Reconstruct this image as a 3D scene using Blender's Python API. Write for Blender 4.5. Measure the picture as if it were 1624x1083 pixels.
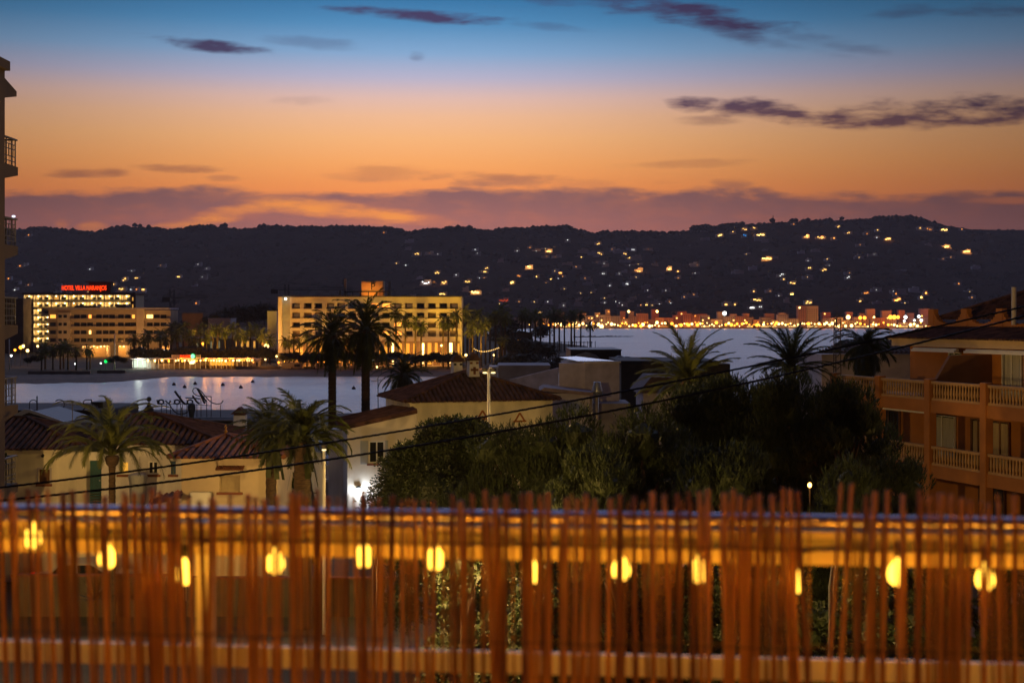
import bpy, math, random
import numpy as np
from mathutils import Vector, Matrix
R = random.Random(7)
rad = math.radians
sc = bpy.context.scene
for o in list(bpy.data.objects): bpy.data.objects.remove(o)

# ---------------------------------------------------------------- camera
F = 2255.0; CX = 812.0; HY = 505.0; EYE = 14.3; GZ = 3.2
cd = bpy.data.cameras.new('camera'); cam = bpy.data.objects.new('camera', cd)
sc.collection.objects.link(cam); sc.camera = cam
cam.location = (0, 0, EYE); cam.rotation_euler = (rad(90), 0, 0)
cd.sensor_width = 36; cd.lens = 50; cd.shift_y = (HY-541.5)/1624.0
cd.clip_start = 0.1; cd.clip_end = 20000
cd.dof.use_dof = True; cd.dof.focus_distance = 85; cd.dof.aperture_fstop = 3.6
sc.render.resolution_x = 1024; sc.render.resolution_y = 682
sc.render.engine = 'CYCLES'
sc.view_settings.view_transform = 'Standard'; sc.view_settings.look = 'None'
sc.view_settings.gamma = 1; sc.view_settings.exposure = 0

def lin(c):
    return tuple(((v/255)/12.92 if v/255 <= .04045 else (((v/255)+.055)/1.055)**2.4) for v in c)

# ---------------------------------------------------------------- world: dusk sky
world = bpy.data.worlds.new('World'); sc.world = world; world.use_nodes = True
nt = world.node_tree
for n in list(nt.nodes): nt.nodes.remove(n)
class S:
    """a socket with arithmetic"""
    def __init__(s, sock): s.k = sock
    def _m(s, op, *a):
        n = nt.nodes.new('ShaderNodeMath'); n.operation = op
        for i, v in enumerate((s,)+a):
            if isinstance(v, S): nt.links.new(v.k, n.inputs[i])
            else: n.inputs[i].default_value = v
        return S(n.outputs[0])
    def __add__(s, o): return s._m('ADD', o)
    def __sub__(s, o): return s._m('SUBTRACT', o)
    def __mul__(s, o): return s._m('MULTIPLY', o)
    def __truediv__(s, o): return s._m('DIVIDE', o)
    def max(s, o): return s._m('MAXIMUM', o)
    def min(s, o): return s._m('MINIMUM', o)
    def clamp(s):
        r = s._m('ADD', 0.0); r.k.node.use_clamp = True; return r
    def step(s, a, b):
        n = nt.nodes.new('ShaderNodeMapRange'); n.interpolation_type = 'SMOOTHSTEP'
        nt.links.new(s.k, n.inputs['Value'])
        n.inputs['From Min'].default_value = a; n.inputs['From Max'].default_value = b
        return S(n.outputs[0])
def combine(a, b, c):
    n = nt.nodes.new('ShaderNodeCombineXYZ')
    for i, v in enumerate((a, b, c)):
        if isinstance(v, S): nt.links.new(v.k, n.inputs[i])
        else: n.inputs[i].default_value = v
    return n.outputs[0]
def wnoise(vec, scale, detail=5, rough=.55):
    n = nt.nodes.new('ShaderNodeTexNoise'); nt.links.new(vec, n.inputs['Vector'])
    n.inputs['Scale'].default_value = scale; n.inputs['Detail'].default_value = detail; n.inputs['Roughness'].default_value = rough
    return S(n.outputs[0]) - 0.5
def mixc(f, a, b):
    n = nt.nodes.new('ShaderNodeMix'); n.data_type = 'RGBA'
    if isinstance(f, S): nt.links.new(f.k, n.inputs[0])
    else: n.inputs[0].default_value = f
    for i, v in ((6, a), (7, b)):
        if isinstance(v, tuple): n.inputs[i].default_value = (*v, 1)
        else: nt.links.new(v, n.inputs[i])
    return n.outputs[2]
tc = nt.nodes.new('ShaderNodeTexCoord'); sep = nt.nodes.new('ShaderNodeSeparateXYZ')
nt.links.new(tc.outputs['Generated'], sep.inputs[0])
dx, dy, dz = (S(sep.outputs[i]) for i in range(3))
fwd = dy.max(0.05)
t = dx/fwd*2.255          # thousandths of the focal length, sideways from north
s = dz/fwd*2.255          # and above the horizon
ramp = nt.nodes.new('ShaderNodeValToRGB')
stops = [(0, (165, 88, 66)), (145, (224, 116, 76)), (165, (242, 130, 72)), (215, (248, 152, 80)), (250, (250, 168, 96)),
         (290, (246, 180, 120)), (325, (238, 184, 144)), (355, (222, 184, 172)), (385, (182, 176, 198)), (425, (128, 164, 202)),
         (470, (78, 136, 182)), (520, (40, 104, 152)), (640, (196, 214, 250)), (1000, (188, 204, 250)), (1400, (110, 116, 176)), (2255, (40, 50, 92))]
cr = ramp.color_ramp
while len(cr.elements) < len(stops): cr.elements.new(0.5)
for e, (p, c) in zip(cr.elements, stops):
    e.position = p/2255
for e, (p, c) in zip(cr.elements, stops):
    e.color = (*lin(c), 1)
nt.links.new((dz*1.03).k, ramp.inputs[0])
fo = t+0.15; fo = fo*fo*1.9*(s.step(0.52, 0.75)*-0.85+1.0)+1.0; falloff = (S(nt.nodes.new('ShaderNodeValue').outputs[0])); falloff.k.default_value = 1.16; falloff = (falloff/fo).max(0.30)*(s.step(0.54, 0.74)*(s.step(1.1, 2.2)*-1.0+1.0)*0.8+1.0)
# clouds, laid out as directions in the sky
cv = combine(t*1.0, s*5.0, 0.0)
n1 = wnoise(cv, 7.0, 6); n2 = wnoise(combine(t*1.0, s*3.0, 3.7), 2.6, 4); n3 = wnoise(combine(t, s*2.4, 9.1), 22, 4, .6)
def ell(px, py, a, b, tilt=0, amp=1.0, nz=1.3):
    """soft streak: centre, half sizes, tilt, density"""
    x0 = (px-CX)/1000; y0 = (HY-py)/1000; b = b*1.3; a = a*1.08
    u = t-x0; v = s-y0+u*tilt
    q = (u/(a/1000.)); w = (v/(b/1000.))
    d = q*q + w*w
    g = d*-1.0 + 0.95 + n1*nz*3.2 + n3*1.3
    return g.step(-0.25, 1.35)*amp
streaks = [(1260,75,120,9,.2,.35),(960,8,160,9,.1,.6),(1490,190,150,9,-.02,.8),(118,275,75,7,.0,.8),(292,268,62,6,.03,.75),(352,283,30,5,0,.5),(760,284,110,12,.05,.75),(600,276,90,13,0,.42),(1103,166,44,10,0,1.3),
           (1210,175,90,14,.06,1.35),(1480,179,230,19,-.03,1.4),(1120,193,60,7,0,.5),(1070,18,210,17,.16,1.2),(1150,40,80,18,.3,.9),(690,26,160,9,.06,1.2),(850,40,80,6,.1,.4),
           (355,76,110,9,.13,1.2),(500,70,95,9,.1,.35),(1310,68,100,11,.15,.4),(1440,18,60,9,-.1,.5),(1570,17,90,10,.0,.6),(1110,260,120,6,-.04,.35),
           (1160,292,34,8,.0,.6),(1050,290,34,7,.0,.5),(930,292,60,9,0,.35),(662,91,14,8,.0,.45),(470,160,60,8,0,.2)]
cl = None
for q in streaks:
    e = ell(*q); cl = e if cl is None else cl.max(e)
# the bank over the hills: upper edge wanders with azimuth
edge = (n2*0.045) + (n1*0.040) + (n3*0.016) + (t*t*-0.014) + (t.step(-.38, -.52)*0.012) + 0.203
bank = (edge - s).step(-0.006, 0.012)
gap = ell(545, 335, 175, 13, .10, 1.0, 1.0).max(ell(350, 342, 110, 11, -.17, 1.0, 1.0)).max(ell(590,352,60,6,0,.6)).max(ell(146, 360, 26, 9, 0, .7)).max(ell(98, 355, 14, 7, 0, .6))
gap2 = ell(60, 291, 60, 5, 0, .5).max(ell(1590, 319, 70, 5, 0, .6)).max(ell(420, 300, 60, 6, .1, .5))
bank = bank*((n3*0.5+n1*0.5+0.96).min(1.0))*((gap.max(gap2))*-0.97+1.0)
mask = (cl*0.86).min(0.93).max(bank*0.93)
hi = s.step(0.20, 0.37)
low = s.step(0.13, 0.21)
bankcol = mixc(low, lin((168, 108, 102)), lin((126, 90, 94)))
streakcol = mixc(hi, lin((164, 100, 74)), lin((66, 50, 84)))
ccol = mixc(s.step(0.205, 0.235), bankcol, streakcol)
glow = mixc(gap*bank.step(-1, 0)*0.85, ramp.outputs[0], lin((255, 158, 66)))
skyc = mixc(mask, glow, ccol)
back = mixc(dy.step(-0.25, 0.45), lin((52, 52, 76)), skyc)
bg = nt.nodes.new('ShaderNodeBackground'); out = nt.nodes.new('ShaderNodeOutputWorld')
vm = nt.nodes.new('ShaderNodeVectorMath'); vm.operation = 'SCALE'
nt.links.new(back, vm.inputs[0]); nt.links.new(falloff.k, vm.inputs['Scale'])
nt.links.new(vm.outputs[0], bg.inputs[0]); bg.inputs[1].default_value = 1.0
nt.links.new(bg.outputs[0], out.inputs[0])

# ---------------------------------------------------------------- helpers
C = sc.collection
def P(px, py, Y): return Vector(((px-CX)/F*Y, Y, EYE-(py-HY)/F*Y))
def X(px, Y): return (px-CX)/F*Y
def Z(py, Y): return EYE-(py-HY)/F*Y

MATS = {}
def mat(name, col, rough=.8, var=.25, scale=3.0, bump=0.0, metal=0.0, translucent=0.0, spec=.5, col2=None, stretch=None):
    if name in MATS: return MATS[name]
    m = bpy.data.materials.new(name); m.use_nodes = True; n = m.node_tree.nodes; l = m.node_tree.links
    b = n['Principled BSDF']; b.inputs['Roughness'].default_value = rough; b.inputs['Metallic'].default_value = metal
    b.inputs['Specular IOR Level'].default_value = spec
    tcn = n.new('ShaderNodeTexCoord'); mp = n.new('ShaderNodeMapping'); l.new(tcn.outputs['Object'], mp.inputs[0])
    if stretch: mp.inputs['Scale'].default_value = stretch
    nz = n.new('ShaderNodeTexNoise'); nz.inputs['Scale'].default_value = scale; nz.inputs['Detail'].default_value = 6
    l.new(mp.outputs[0], nz.inputs['Vector'])
    r = n.new('ShaderNodeValToRGB'); l.new(nz.outputs[0], r.inputs[0])
    c2 = col2 if col2 else tuple(v*(1-var) for v in col); c1 = tuple(min(1, v*(1+var*.4)) for v in col)
    r.color_ramp.elements[0].position = .3; r.color_ramp.elements[1].position = .7
    r.color_ramp.elements[0].color = (*c2, 1); r.color_ramp.elements[1].color = (*c1, 1)
    l.new(r.outputs[0], b.inputs['Base Color'])
    if bump:
        bp = n.new('ShaderNodeBump'); bp.inputs['Strength'].default_value = bump; bp.inputs['Distance'].default_value = .05
        l.new(nz.outputs[0], bp.inputs['Height']); l.new(bp.outputs[0], b.inputs['Normal'])
    if translucent:
        tr = n.new('ShaderNodeBsdfTranslucent'); l.new(r.outputs[0], tr.inputs[0])
        mx = n.new('ShaderNodeMixShader'); mx.inputs[0].default_value = translucent
        l.new(b.outputs[0], mx.inputs[1]); l.new(tr.outputs[0], mx.inputs[2]); l.new(mx.outputs[0], n['Material Output'].inputs[0])
    MATS[name] = m; return m
def emit(name, srgb, strength, sample=False):
    if name in MATS: return MATS[name]
    m = bpy.data.materials.new(name); m.use_nodes = True; n = m.node_tree.nodes; l = m.node_tree.links
    n.remove(n['Principled BSDF']); e = n.new('ShaderNodeEmission'); e.inputs[0].default_value = (*lin(srgb), 1); e.inputs[1].default_value = strength
    l.new(e.outputs[0], n['Material Output'].inputs[0])
    m.cycles.emission_sampling = 'AUTO' if sample else 'NONE'
    MATS[name] = m; return m

class MB:
    def __init__(s): s.v = []; s.f = []
    def add(s, vs, fs):
        b = len(s.v); s.v.extend([tuple(q) for q in vs]); s.f.extend([tuple(i+b for i in f) for f in fs]); return s
    def box(s, x0, x1, y0, y1, z0, z1):
        return s.add([(x0,y0,z0),(x1,y0,z0),(x1,y1,z0),(x0,y1,z0),(x0,y0,z1),(x1,y0,z1),(x1,y1,z1),(x0,y1,z1)],
                     [(0,3,2,1),(4,5,6,7),(0,1,5,4),(1,2,6,5),(2,3,7,6),(3,0,4,7)])
    def bbox(s, x0, x1, y0, y1, z0, z1, b=.03):
        """box with chamfered vertical and top edges"""
        lo = [(x0+b,y0),(x1-b,y0),(x1,y0+b),(x1,y1-b),(x1-b,y1),(x0+b,y1),(x0,y1-b),(x0,y0+b)]
        cx, cy = (x0+x1)/2, (y0+y1)/2
        def ins(p): return (cx+(p[0]-cx)*(1-2*b/max(x1-x0,.01)), cy+(p[1]-cy)*(1-2*b/max(y1-y0,.01)))
        vs = [(*p, z0) for p in lo]+[(*p, z1-b) for p in lo]+[(*ins(p), z1) for p in lo]
        fs = []
        for k in range(2):
            for i in range(8): j = (i+1)%8; fs.append((k*8+i, k*8+j, k*8+8+j, k*8+8+i))
        fs += [tuple(range(7,-1,-1)), tuple(range(16,24))]
        return s.add(vs, fs)
    def quad(s, a, b, c, d): return s.add([a,b,c,d], [(0,1,2,3)])
    def tri(s, a, b, c): return s.add([a,b,c], [(0,1,2)])
    def prism(s, poly, axis, a0, a1):
        """poly in the two other axes, extruded along axis (0,1,2)"""
        def mk(p, a):
            q = list(p); q.insert(axis, a); return tuple(q)
        n = len(poly); vs = [mk(p, a0) for p in poly]+[mk(p, a1) for p in poly]
        fs = [tuple(range(n-1,-1,-1)), tuple(range(n, 2*n))]+[(i,(i+1)%n,n+(i+1)%n,n+i) for i in range(n)]
        return s.add(vs, fs)
    def tube(s, pts, r, seg=8, cap=True):
        pts = [Vector(p) for p in pts]; n = len(pts)
        rs = r if isinstance(r, (list, tuple)) else [r]*n
        vs = []; up = None
        for i, p in enumerate(pts):
            d = (pts[min(i+1,n-1)]-pts[max(i-1,0)]); d = d.normalized() if d.length > 1e-9 else Vector((0,0,1))
            if up is None: up = Vector((1,0,0)) if abs(d.x) < .9 else Vector((0,1,0))
            a = d.cross(up).normalized(); b = a.cross(d).normalized(); up = b
            for k in range(seg):
                th = 2*math.pi*k/seg; vs.append(p+(a*math.cos(th)+b*math.sin(th))*rs[i])
        fs = []
        for i in range(n-1):
            for k in range(seg):
                k2 = (k+1)%seg; fs.append((i*seg+k, i*seg+k2, (i+1)*seg+k2, (i+1)*seg+k))
        if cap: fs += [tuple(range(seg-1,-1,-1)), tuple((n-1)*seg+k for k in range(seg))]
        return s.add(vs, fs)
    def lathe(s, prof, c=(0,0,0), seg=12):
        vs = [(c[0]+r*math.cos(2*math.pi*k/seg), c[1]+r*math.sin(2*math.pi*k/seg), c[2]+z) for r, z in prof for k in range(seg)]
        fs = [(i*seg+k, i*seg+(k+1)%seg, (i+1)*seg+(k+1)%seg, (i+1)*seg+k) for i in range(len(prof)-1) for k in range(seg)]
        fs += [tuple(range(seg-1,-1,-1)), tuple((len(prof)-1)*seg+k for k in range(seg))]
        return s.add(vs, fs)
    def ball(s, c, r, seg=8, rings=5, sz=1.0, jit=0):
        prof = []
        for i in range(rings+1):
            th = -math.pi/2+math.pi*i/rings; prof.append((max(r*math.cos(th), r*.02), r*sz*math.sin(th)))
        b = len(s.v); s.lathe(prof, c, seg)
        if jit:
            for i in range(b, len(s.v)):
                q = s.v[i]; k = 1+R.uniform(-jit, jit); s.v[i] = tuple(c[j]+(q[j]-c[j])*k for j in range(3))
        return s
    def ico(s, c, r, sz=1.0, jit=.2):
        """small low lump"""
        b = [(0,0,1),(0,0,-1)]+[(math.cos(a)*.9, math.sin(a)*.9, .4) for a in [k*math.pi*2/5 for k in range(5)]]+[(math.cos(a)*.9, math.sin(a)*.9, -.4) for a in [(k+.5)*math.pi*2/5 for k in range(5)]]
        vs = []
        for q in b:
            k = r*(1+R.uniform(-jit, jit)); vs.append((c[0]+q[0]*k, c[1]+q[1]*k, c[2]+q[2]*k*sz))
        fs = [(0,2+k,2+(k+1)%5) for k in range(5)]+[(1,7+(k+1)%5,7+k) for k in range(5)]
        for k in range(5): fs += [(2+k,7+k,2+(k+1)%5),(2+(k+1)%5,7+k,7+(k+1)%5)]
        return s.add(vs, fs)
    def xform(s, M): s.v = [tuple(M @ Vector(q)) for q in s.v]; return s
    def build(s, name, m, parent=None, smooth=False, loc=None):
        me = bpy.data.meshes.new(name); v = s.v
        if loc is not None: v = [(q[0]-loc[0], q[1]-loc[1], q[2]-loc[2]) for q in v]
        me.from_pydata(v, [], s.f)
        me.materials.append(m)
        if smooth: me.polygons.foreach_set('use_smooth', [True]*len(me.polygons))
        me.update()
        o = bpy.data.objects.new(name, me); C.objects.link(o)
        if loc is not None: o.location = loc
        if parent is not None: o.parent = parent
        return o
def tag(o, label=None, cat=None, group=None, kind=None):
    if label: o['label'] = label
    if cat: o['category'] = cat
    if group: o['group'] = group
    if kind: o['kind'] = kind
    return o
def thing(name, label, cat, loc=(0,0,0), rz=0, group=None):
    o = bpy.data.objects.new(name, None); C.objects.link(o); o.location = loc; o.rotation_euler = (0,0,rz); o.empty_display_size = .3
    return tag(o, label, cat, group)
def struct(name, mb, m, smooth=False): return tag(mb.build(name, m, None, smooth), kind='structure')
def dup(root, loc, rz=0, label=None, scale=1.0, group=None):
    r = root.copy(); C.objects.link(r); r.location = loc; r.rotation_euler = (0,0,rz); r.scale = (scale,)*3 if not isinstance(scale, tuple) else scale
    if label: r['label'] = label
    if group: r['group'] = group
    for ch in [c for c in bpy.data.objects if c.parent == root]:
        c = ch.copy(); C.objects.link(c); c.parent = r
        for g in [g for g in bpy.data.objects if g.parent == ch]:
            d = g.copy(); C.objects.link(d); d.parent = c
    return r
def light(name, loc, srgb, power, radius=.1, parent=None, spot=None, to=None):
    ld = bpy.data.lights.new(name, 'SPOT' if spot else 'POINT'); ld.color = lin(srgb); ld.energy = power; ld.shadow_soft_size = radius
    if spot: ld.spot_size = rad(spot); ld.spot_blend = .6
    o = bpy.data.objects.new(name, ld); C.objects.link(o); o.location = loc
    if to is not None: o.rotation_euler = (Vector(to)-Vector(loc)).to_track_quat('-Z', 'Y').to_euler()
    if parent is not None: o.parent = parent
    return o
ORD = ['first','second','third','fourth','fifth','sixth','seventh','eighth','ninth','tenth','eleventh','twelfth','thirteenth','fourteenth','fifteenth',
       'sixteenth','seventeenth','eighteenth','nineteenth','twentieth']
def ordn(i): return ORD[i] if i < 20 else 'twenty-%s' % ORD[i-20] if i < 29 else '%dth' % (i+1)

# materials
white_wall = mat('white_plaster', (.78,.75,.72), .9, .24, 1.1, .15, stretch=(1.6,1.6,.5))
cream_wall = mat('cream_plaster', (.82,.75,.58), .9, .26, .9, .15, stretch=(1.6,1.6,.5))
mauve_wall = mat('rose_grey_plaster', (.60,.54,.58), .9, .25, 1.6, .2)
grey_wall = mat('grey_plaster', (.34,.31,.33), .9, .25, 1.2, .2)
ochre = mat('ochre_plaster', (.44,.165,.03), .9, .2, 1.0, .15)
ochre_trim = mat('pale_ochre_cast_stone', (.50,.29,.11), .8, .15, 2.0, .1)
brown_wall = mat('brown_render', (.085,.055,.03), .9, .2, .8, .1)
tile = mat('clay_roof_tile', (.13,.062,.045), .95, .55, 2.2, .3, col2=(.04,.023,.02), spec=.15)
tile_red = mat('red_clay_roof_tile', (.20,.072,.042), .95, .5, 2.2, .3)
dark = mat('dark_grey_metal', (.03,.03,.035), .6, .2, 4)
darkroof = mat('dark_roof_felt', (.05,.045,.045), .9, .4, .8)
glass = mat('dark_window_glass', (.02,.022,.025), .12, .1, 1)
teal = mat('teal_painted_door', (.012,.085,.10), .6, .2, 6)
blue_sh = mat('blue_painted_shutter', (.03,.09,.18), .6, .2, 6)
brown_sh = mat('brown_wood_shutter', (.16,.07,.025), .7, .2, 8)
cream_sh = mat('beige_roller_blind', (.42,.33,.20), .8, .12, 8)
grey_sh = mat('grey_shutter_paint', (.40,.42,.44), .6, .1, 8)
white_paint = mat('white_paint', (.78,.76,.72), .5, .06, 2)
steel = mat('galvanised_steel', (.42,.46,.52), .35, .2, 6, metal=.6)
iron = mat('grey_painted_iron', (.11,.10,.09), .6, .2, 8)
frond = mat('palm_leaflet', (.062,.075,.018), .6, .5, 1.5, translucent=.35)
frond_lit = mat('lit_palm_leaflet', (.14,.155,.04), .6, .4, 1.5, translucent=.35)  # brighter leaflet copy: lamplight on the fronds put into the colour
bark = mat('palm_bark', (.085,.052,.03), .95, .5, 6, .6, stretch=(1,1,4))
needle = mat('pine_needle', (.036,.052,.013), .7, .6, 1.3, translucent=.2)
leaf = mat('glossy_shrub_leaf', (.036,.052,.015), .55, .6, 1.7, translucent=.2)
farleaf = mat('far_foliage', (.04,.045,.022), .9, .5, .2)
wood_bark = mat('pine_bark', (.07,.045,.03), .95, .4, 5, .5)
asphalt = mat('asphalt', (.028,.026,.026), .9, .3, 2, .2)
soil = mat('dry_ground', (.05,.038,.026), .95, .4, .5, .2)
sand = mat('beach_sand', (.21,.15,.115), .95, .25, .15, .15, spec=.1)
hillm = mat('wooded_hillside', (.040,.026,.020), 1.0, .45, .012, spec=0)
rock = mat('shore_rock', (.07,.06,.055), .95, .4, .3)
warm_win = emit('warm_lit_window', (255, 196, 100), 4.0)
amber_win = emit('amber_lit_window', (255, 155, 60), 2.4)
white_win = emit('cool_lit_window', (225, 230, 225), 2.6)
bulb_far = emit('far_lamp_glow', (255, 205, 120), 6.0)
bulb_org = emit('far_sodium_glow', (255, 150, 45), 5.0)
bulb_wht = emit('far_white_glow', (235, 240, 235), 5.0)
blue_win = emit('blue_pool_glow', (40, 150, 240), 1.3)
room_win = emit('curtained_room_light', (255, 180, 80), .75)

# ---------------------------------------------------------------- water, land, hills
wm = bpy.data.materials.new('sea_water'); wm.use_nodes = True
n_ = wm.node_tree.nodes; l_ = wm.node_tree.links; b_ = n_['Principled BSDF']
b_.inputs['Base Color'].default_value = (.02,.03,.05,1); b_.inputs['Roughness'].default_value = .32; b_.inputs['IOR'].default_value = 1.55
tcn = n_.new('ShaderNodeTexCoord'); mp = n_.new('ShaderNodeMapping'); mp.inputs['Scale'].default_value = (.35,.8,1); l_.new(tcn.outputs['Object'], mp.inputs[0])
w1 = n_.new('ShaderNodeTexNoise'); w1.inputs['Scale'].default_value = 1.1; w1.inputs['Detail'].default_value = 5; l_.new(mp.outputs[0], w1.inputs['Vector'])
mp2 = n_.new('ShaderNodeMapping'); mp2.inputs['Scale'].default_value = (.008,.03,1); l_.new(tcn.outputs['Object'], mp2.inputs[0])
w2 = n_.new('ShaderNodeTexNoise'); w2.inputs['Scale'].default_value = 1; w2.inputs['Detail'].default_value = 3; l_.new(mp2.outputs[0], w2.inputs['Vector'])
ms = n_.new('ShaderNodeMapRange'); l_.new(w2.outputs[0], ms.inputs[0]); ms.inputs[1].default_value = .35; ms.inputs[2].default_value = .65; ms.inputs[3].default_value = .55; ms.inputs[4].default_value = 1.0
bp = n_.new('ShaderNodeBump'); bp.inputs['Distance'].default_value = .9; l_.new(w1.outputs[0], bp.inputs['Height']); l_.new(ms.outputs[0], bp.inputs['Strength']); l_.new(bp.outputs[0], b_.inputs['Normal'])
struct('water', MB().quad((-6000,100,0),(9000,100,0),(9000,9000,0),(-6000,9000,0)), wm)

# near ground: flat, then a slope into the bay
mb = MB(); gr_pts = [-40, 60, 120, 185, 192]; gz = [GZ, GZ, GZ, 2.0, -1]
xs = [-260+20*i for i in range(27)]
vs = [(x, y, z) for y, z in zip(gr_pts, gz) for x in xs]; nx = len(xs)
mb.add(vs, [(j*nx+i, j*nx+i+1, (j+1)*nx+i+1, (j+1)*nx+i) for j in range(4) for i in range(nx-1)])
struct('ground', mb, soil)
struct('road', MB().box(-120, 120, 36, 47, GZ-.1, GZ+.004), asphalt)
mb = MB(); mb.box(-120, 120, 47, 49, GZ-.1, GZ+.14); mb.box(-120, 120, 34, 36, GZ-.1, GZ+.14)
struct('pavement', mb, mat('concrete_paving', (.085,.075,.065), .9, .25, 1.5))
mb = MB()
for k in range(40): mb.box(-100+k*5, -97.6+k*5, 41.43, 41.57, GZ-.05, GZ+.008)
struct('road_marking', mb, white_paint)

def shore(px):  # distance of the waterline of the far side of the bay
    return float(np.interp(px, [-1500, 40, 130, 200, 262, 640, 760, 820, 880, 935], [260, 312, 316, 322, 347, 350, 352, 400, 500, 610]))
pxs = list(range(-1500, 40, 60))+list(range(40, 936, 6))+[935]
rows_ = [(-6, -.8), (0, .02), (5, .25), (13, .5), (24, .72), (30, .76)]
mb = MB(); vs = []
for d, z in rows_:
    for px in pxs:
        Y = shore(px)+d+ (1.6*math.sin(px*.07)+1.0*math.sin(px*.19) if d < 6 else 0); vs.append((X(px, shore(px))*(Y/shore(px)), Y, z+.05*math.sin(px*.3+d)*(d > 1)))
n = len(pxs)
mb.add(vs, [(j*n+i, j*n+i+1, (j+1)*n+i+1, (j+1)*n+i) for j in range(len(rows_)-1) for i in range(n-1)])
struct('beach', mb, sand)
mb = MB(); front = [(X(px, shore(px)+29.5), shore(px)+29.5) for px in pxs]
backp = [(X(930, 700), 700), (X(870, 820), 820), (X(780, 900), 900), (X(772, 1500), 1500), (X(838, 2000), 2000), (X(2900, 2000), 2000), (X(4200, 2300), 2300), (X(4200, 2500), 2500), (X(-2500, 2500), 2500), (X(-2500, 300), 300)]
poly = front+backp
mb.add([(x, y, .74) for x, y in poly]+[(x, y, -1) for x, y in poly], [tuple(range(len(poly)))]+[(i, (i+1)%len(poly), len(poly)+(i+1)%len(poly), len(poly)+i) for i in range(len(poly))])
struct('coastal_plain', mb, mat('dark_scrub_ground', (.06,.05,.035), .95, .4, .05, spec=.1))

LITV = [(610,370,'o1'),(662,404,'y3'),(754,397,'w1'),(820,399,'w1'),(840,394,'o1'),(870,400,'Y3'),(900,382,'w1'),(948,387,'y2'),(950,403,'y3'),(921,409,'y1'),(990,404,'y2'),(1003,397,'w2'),(996,411,'y2'),
 (630,419,'y1'),(644,422,'w1'),(694,433,'y3'),(724,437,'w1'),(772,426,'y2'),(769,433,'y2'),(762,441,'w2'),(839,425,'Y2'),(823,439,'o2'),(851,440,'y1'),(888,435,'O2'),(932,442,'O2'),(956,435,'w2'),(1012,430,'y3'),(1060,427,'Y2'),(1074,432,'O1'),
 (676,449,'W5'),(705,449,'y3'),(742,447,'y3'),(812,450,'Y2'),(993,451,'w2'),(966,454,'w1'),(754,465,'Y5'),(702,467,'y4'),(942,462,'o1'),(799,477,'r6'),(1023,483,'y2'),(1062,482,'w1'),(873,444,'y1'),(803,487,'y1'),(855,497,'y2'),
 (1115,366,'w2'),(1140,374,'Y3'),(1161,369,'y1'),(1179,364,'y3'),(1194,363,'y2'),(1179,375,'b2'),(1204,374,'Y5'),(1257,357,'o1'),(1276,377,'y3'),(1299,378,'y4'),(1320,379,'O1'),(1327,360,'y2'),(1343,371,'y2'),(1372,372,'o1'),(1389,366,'y1'),(1405,381,'Y3'),(1388,378,'w1'),(1456,363,'y1'),
 (1470,364,'o3'),(1494,366,'Y4'),(1522,365,'o1'),(1497,392,'Y3'),(1529,400,'Y4'),(1214,412,'Y6'),(1310,412,'y2'),(1281,427,'y2'),(1304,429,'y3'),(1342,441,'w2'),(1237,437,'w3'),(1240,444,'y1'),(1254,449,'y3'),(1253,468,'Y2'),(1193,463,'y1'),(1198,476,'y5'),(1279,480,'y4'),
 (1370,466,'o3'),(1361,478,'y3'),(1417,467,'o1'),(1419,476,'O4'),(1464,466,'O1'),(1457,473,'Y1'),(1516,451,'o1'),(1163,484,'y1'),(1190,489,'W3'),(1203,488,'w2'),(1149,484,'y2'),
 (42,421,'w2'),(146,428,'w1'),(201,444,'y2'),(220,442,'y2'),(286,440,'y2'),(181,452,'y3'),(196,460,'y3'),(211,460,'w1'),(220,460,'o1'),(230,461,'y2'),(28,461,'w1'),(314,482,'o1'),(32,449,'w1'),(49,374,'o1'),(18,443,'o1'),(36,423,'o1')]
ru_ = random.Random(77)
UNL = [(650,383,13),(648,395,9)]+[]
for k in range(120):
    px = ru_.choice([ru_.gauss(880,110), ru_.gauss(1300,120), ru_.gauss(1000,60), ru_.uniform(600,1550)]); 
    if px < 590 or px > 1560: continue
    top = 372 if px > 1080 else 385; py = ru_.uniform(top+6, 488); UNL.append((px, py, ru_.uniform(8, 17)))
for k in range(12): UNL.append((ru_.uniform(12, 340), ru_.uniform(418, 470), ru_.uniform(7, 13)))
VPOS = [(a[0], a[1]) for a in LITV]+[(a[0], a[1]) for a in UNL]
RID = [(-1400,372),(-600,366),(-200,365),(38,367),(60,363),(100,366),(130,369),(150,372),(165,368),(200,361),(240,361),(270,365),(300,361),(340,360),(380,364),(420,361),(480,362),(560,362),(620,364),
       (648,368),(680,363),(740,363),(780,366),(795,362),(850,362),(900,361),(915,367),(940,370),(1000,369),(1060,371),(1080,368),(1110,363),(1130,364),(1180,358),(1230,354),(1300,352),(1350,349),
       (1390,347),(1440,346),(1470,350),(1500,358),(1540,364),(1600,365),(1700,364),(1900,372),(2400,390),(3200,420)]
def ridge(px): return float(np.interp(px, [a for a, b in RID], [b for a, b in RID]))
FY, RY, FPY = 2085., 3600., 517.5
def hill_at(px, py):
    tt = max(0, min(1, (FPY-py)/(FPY-ridge(px)))); Y = FY+(RY-FY)*tt
    return P(px, py, Y)
mb = MB(); hp = list(range(-1400, 3201, 10)); NR = 22; vs = []
for j in range(NR+1):
    tt = j/NR
    for px in hp:
        py = FPY+(ridge(px)-FPY)*tt; Y = FY+(RY-FY)*tt
        q = P(px, py, Y)
        if 0 < j < NR: q.z += 2*math.sin(px*.021+j*.9)+1.5*math.sin(px*.05-j*1.7)
        if j == 0: q.z = 1.0
        vs.append(tuple(q))
for px in hp:
    q = P(px, ridge(px), RY); vs.append((q.x*1.35, 4900, 0))
n = len(hp)
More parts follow.
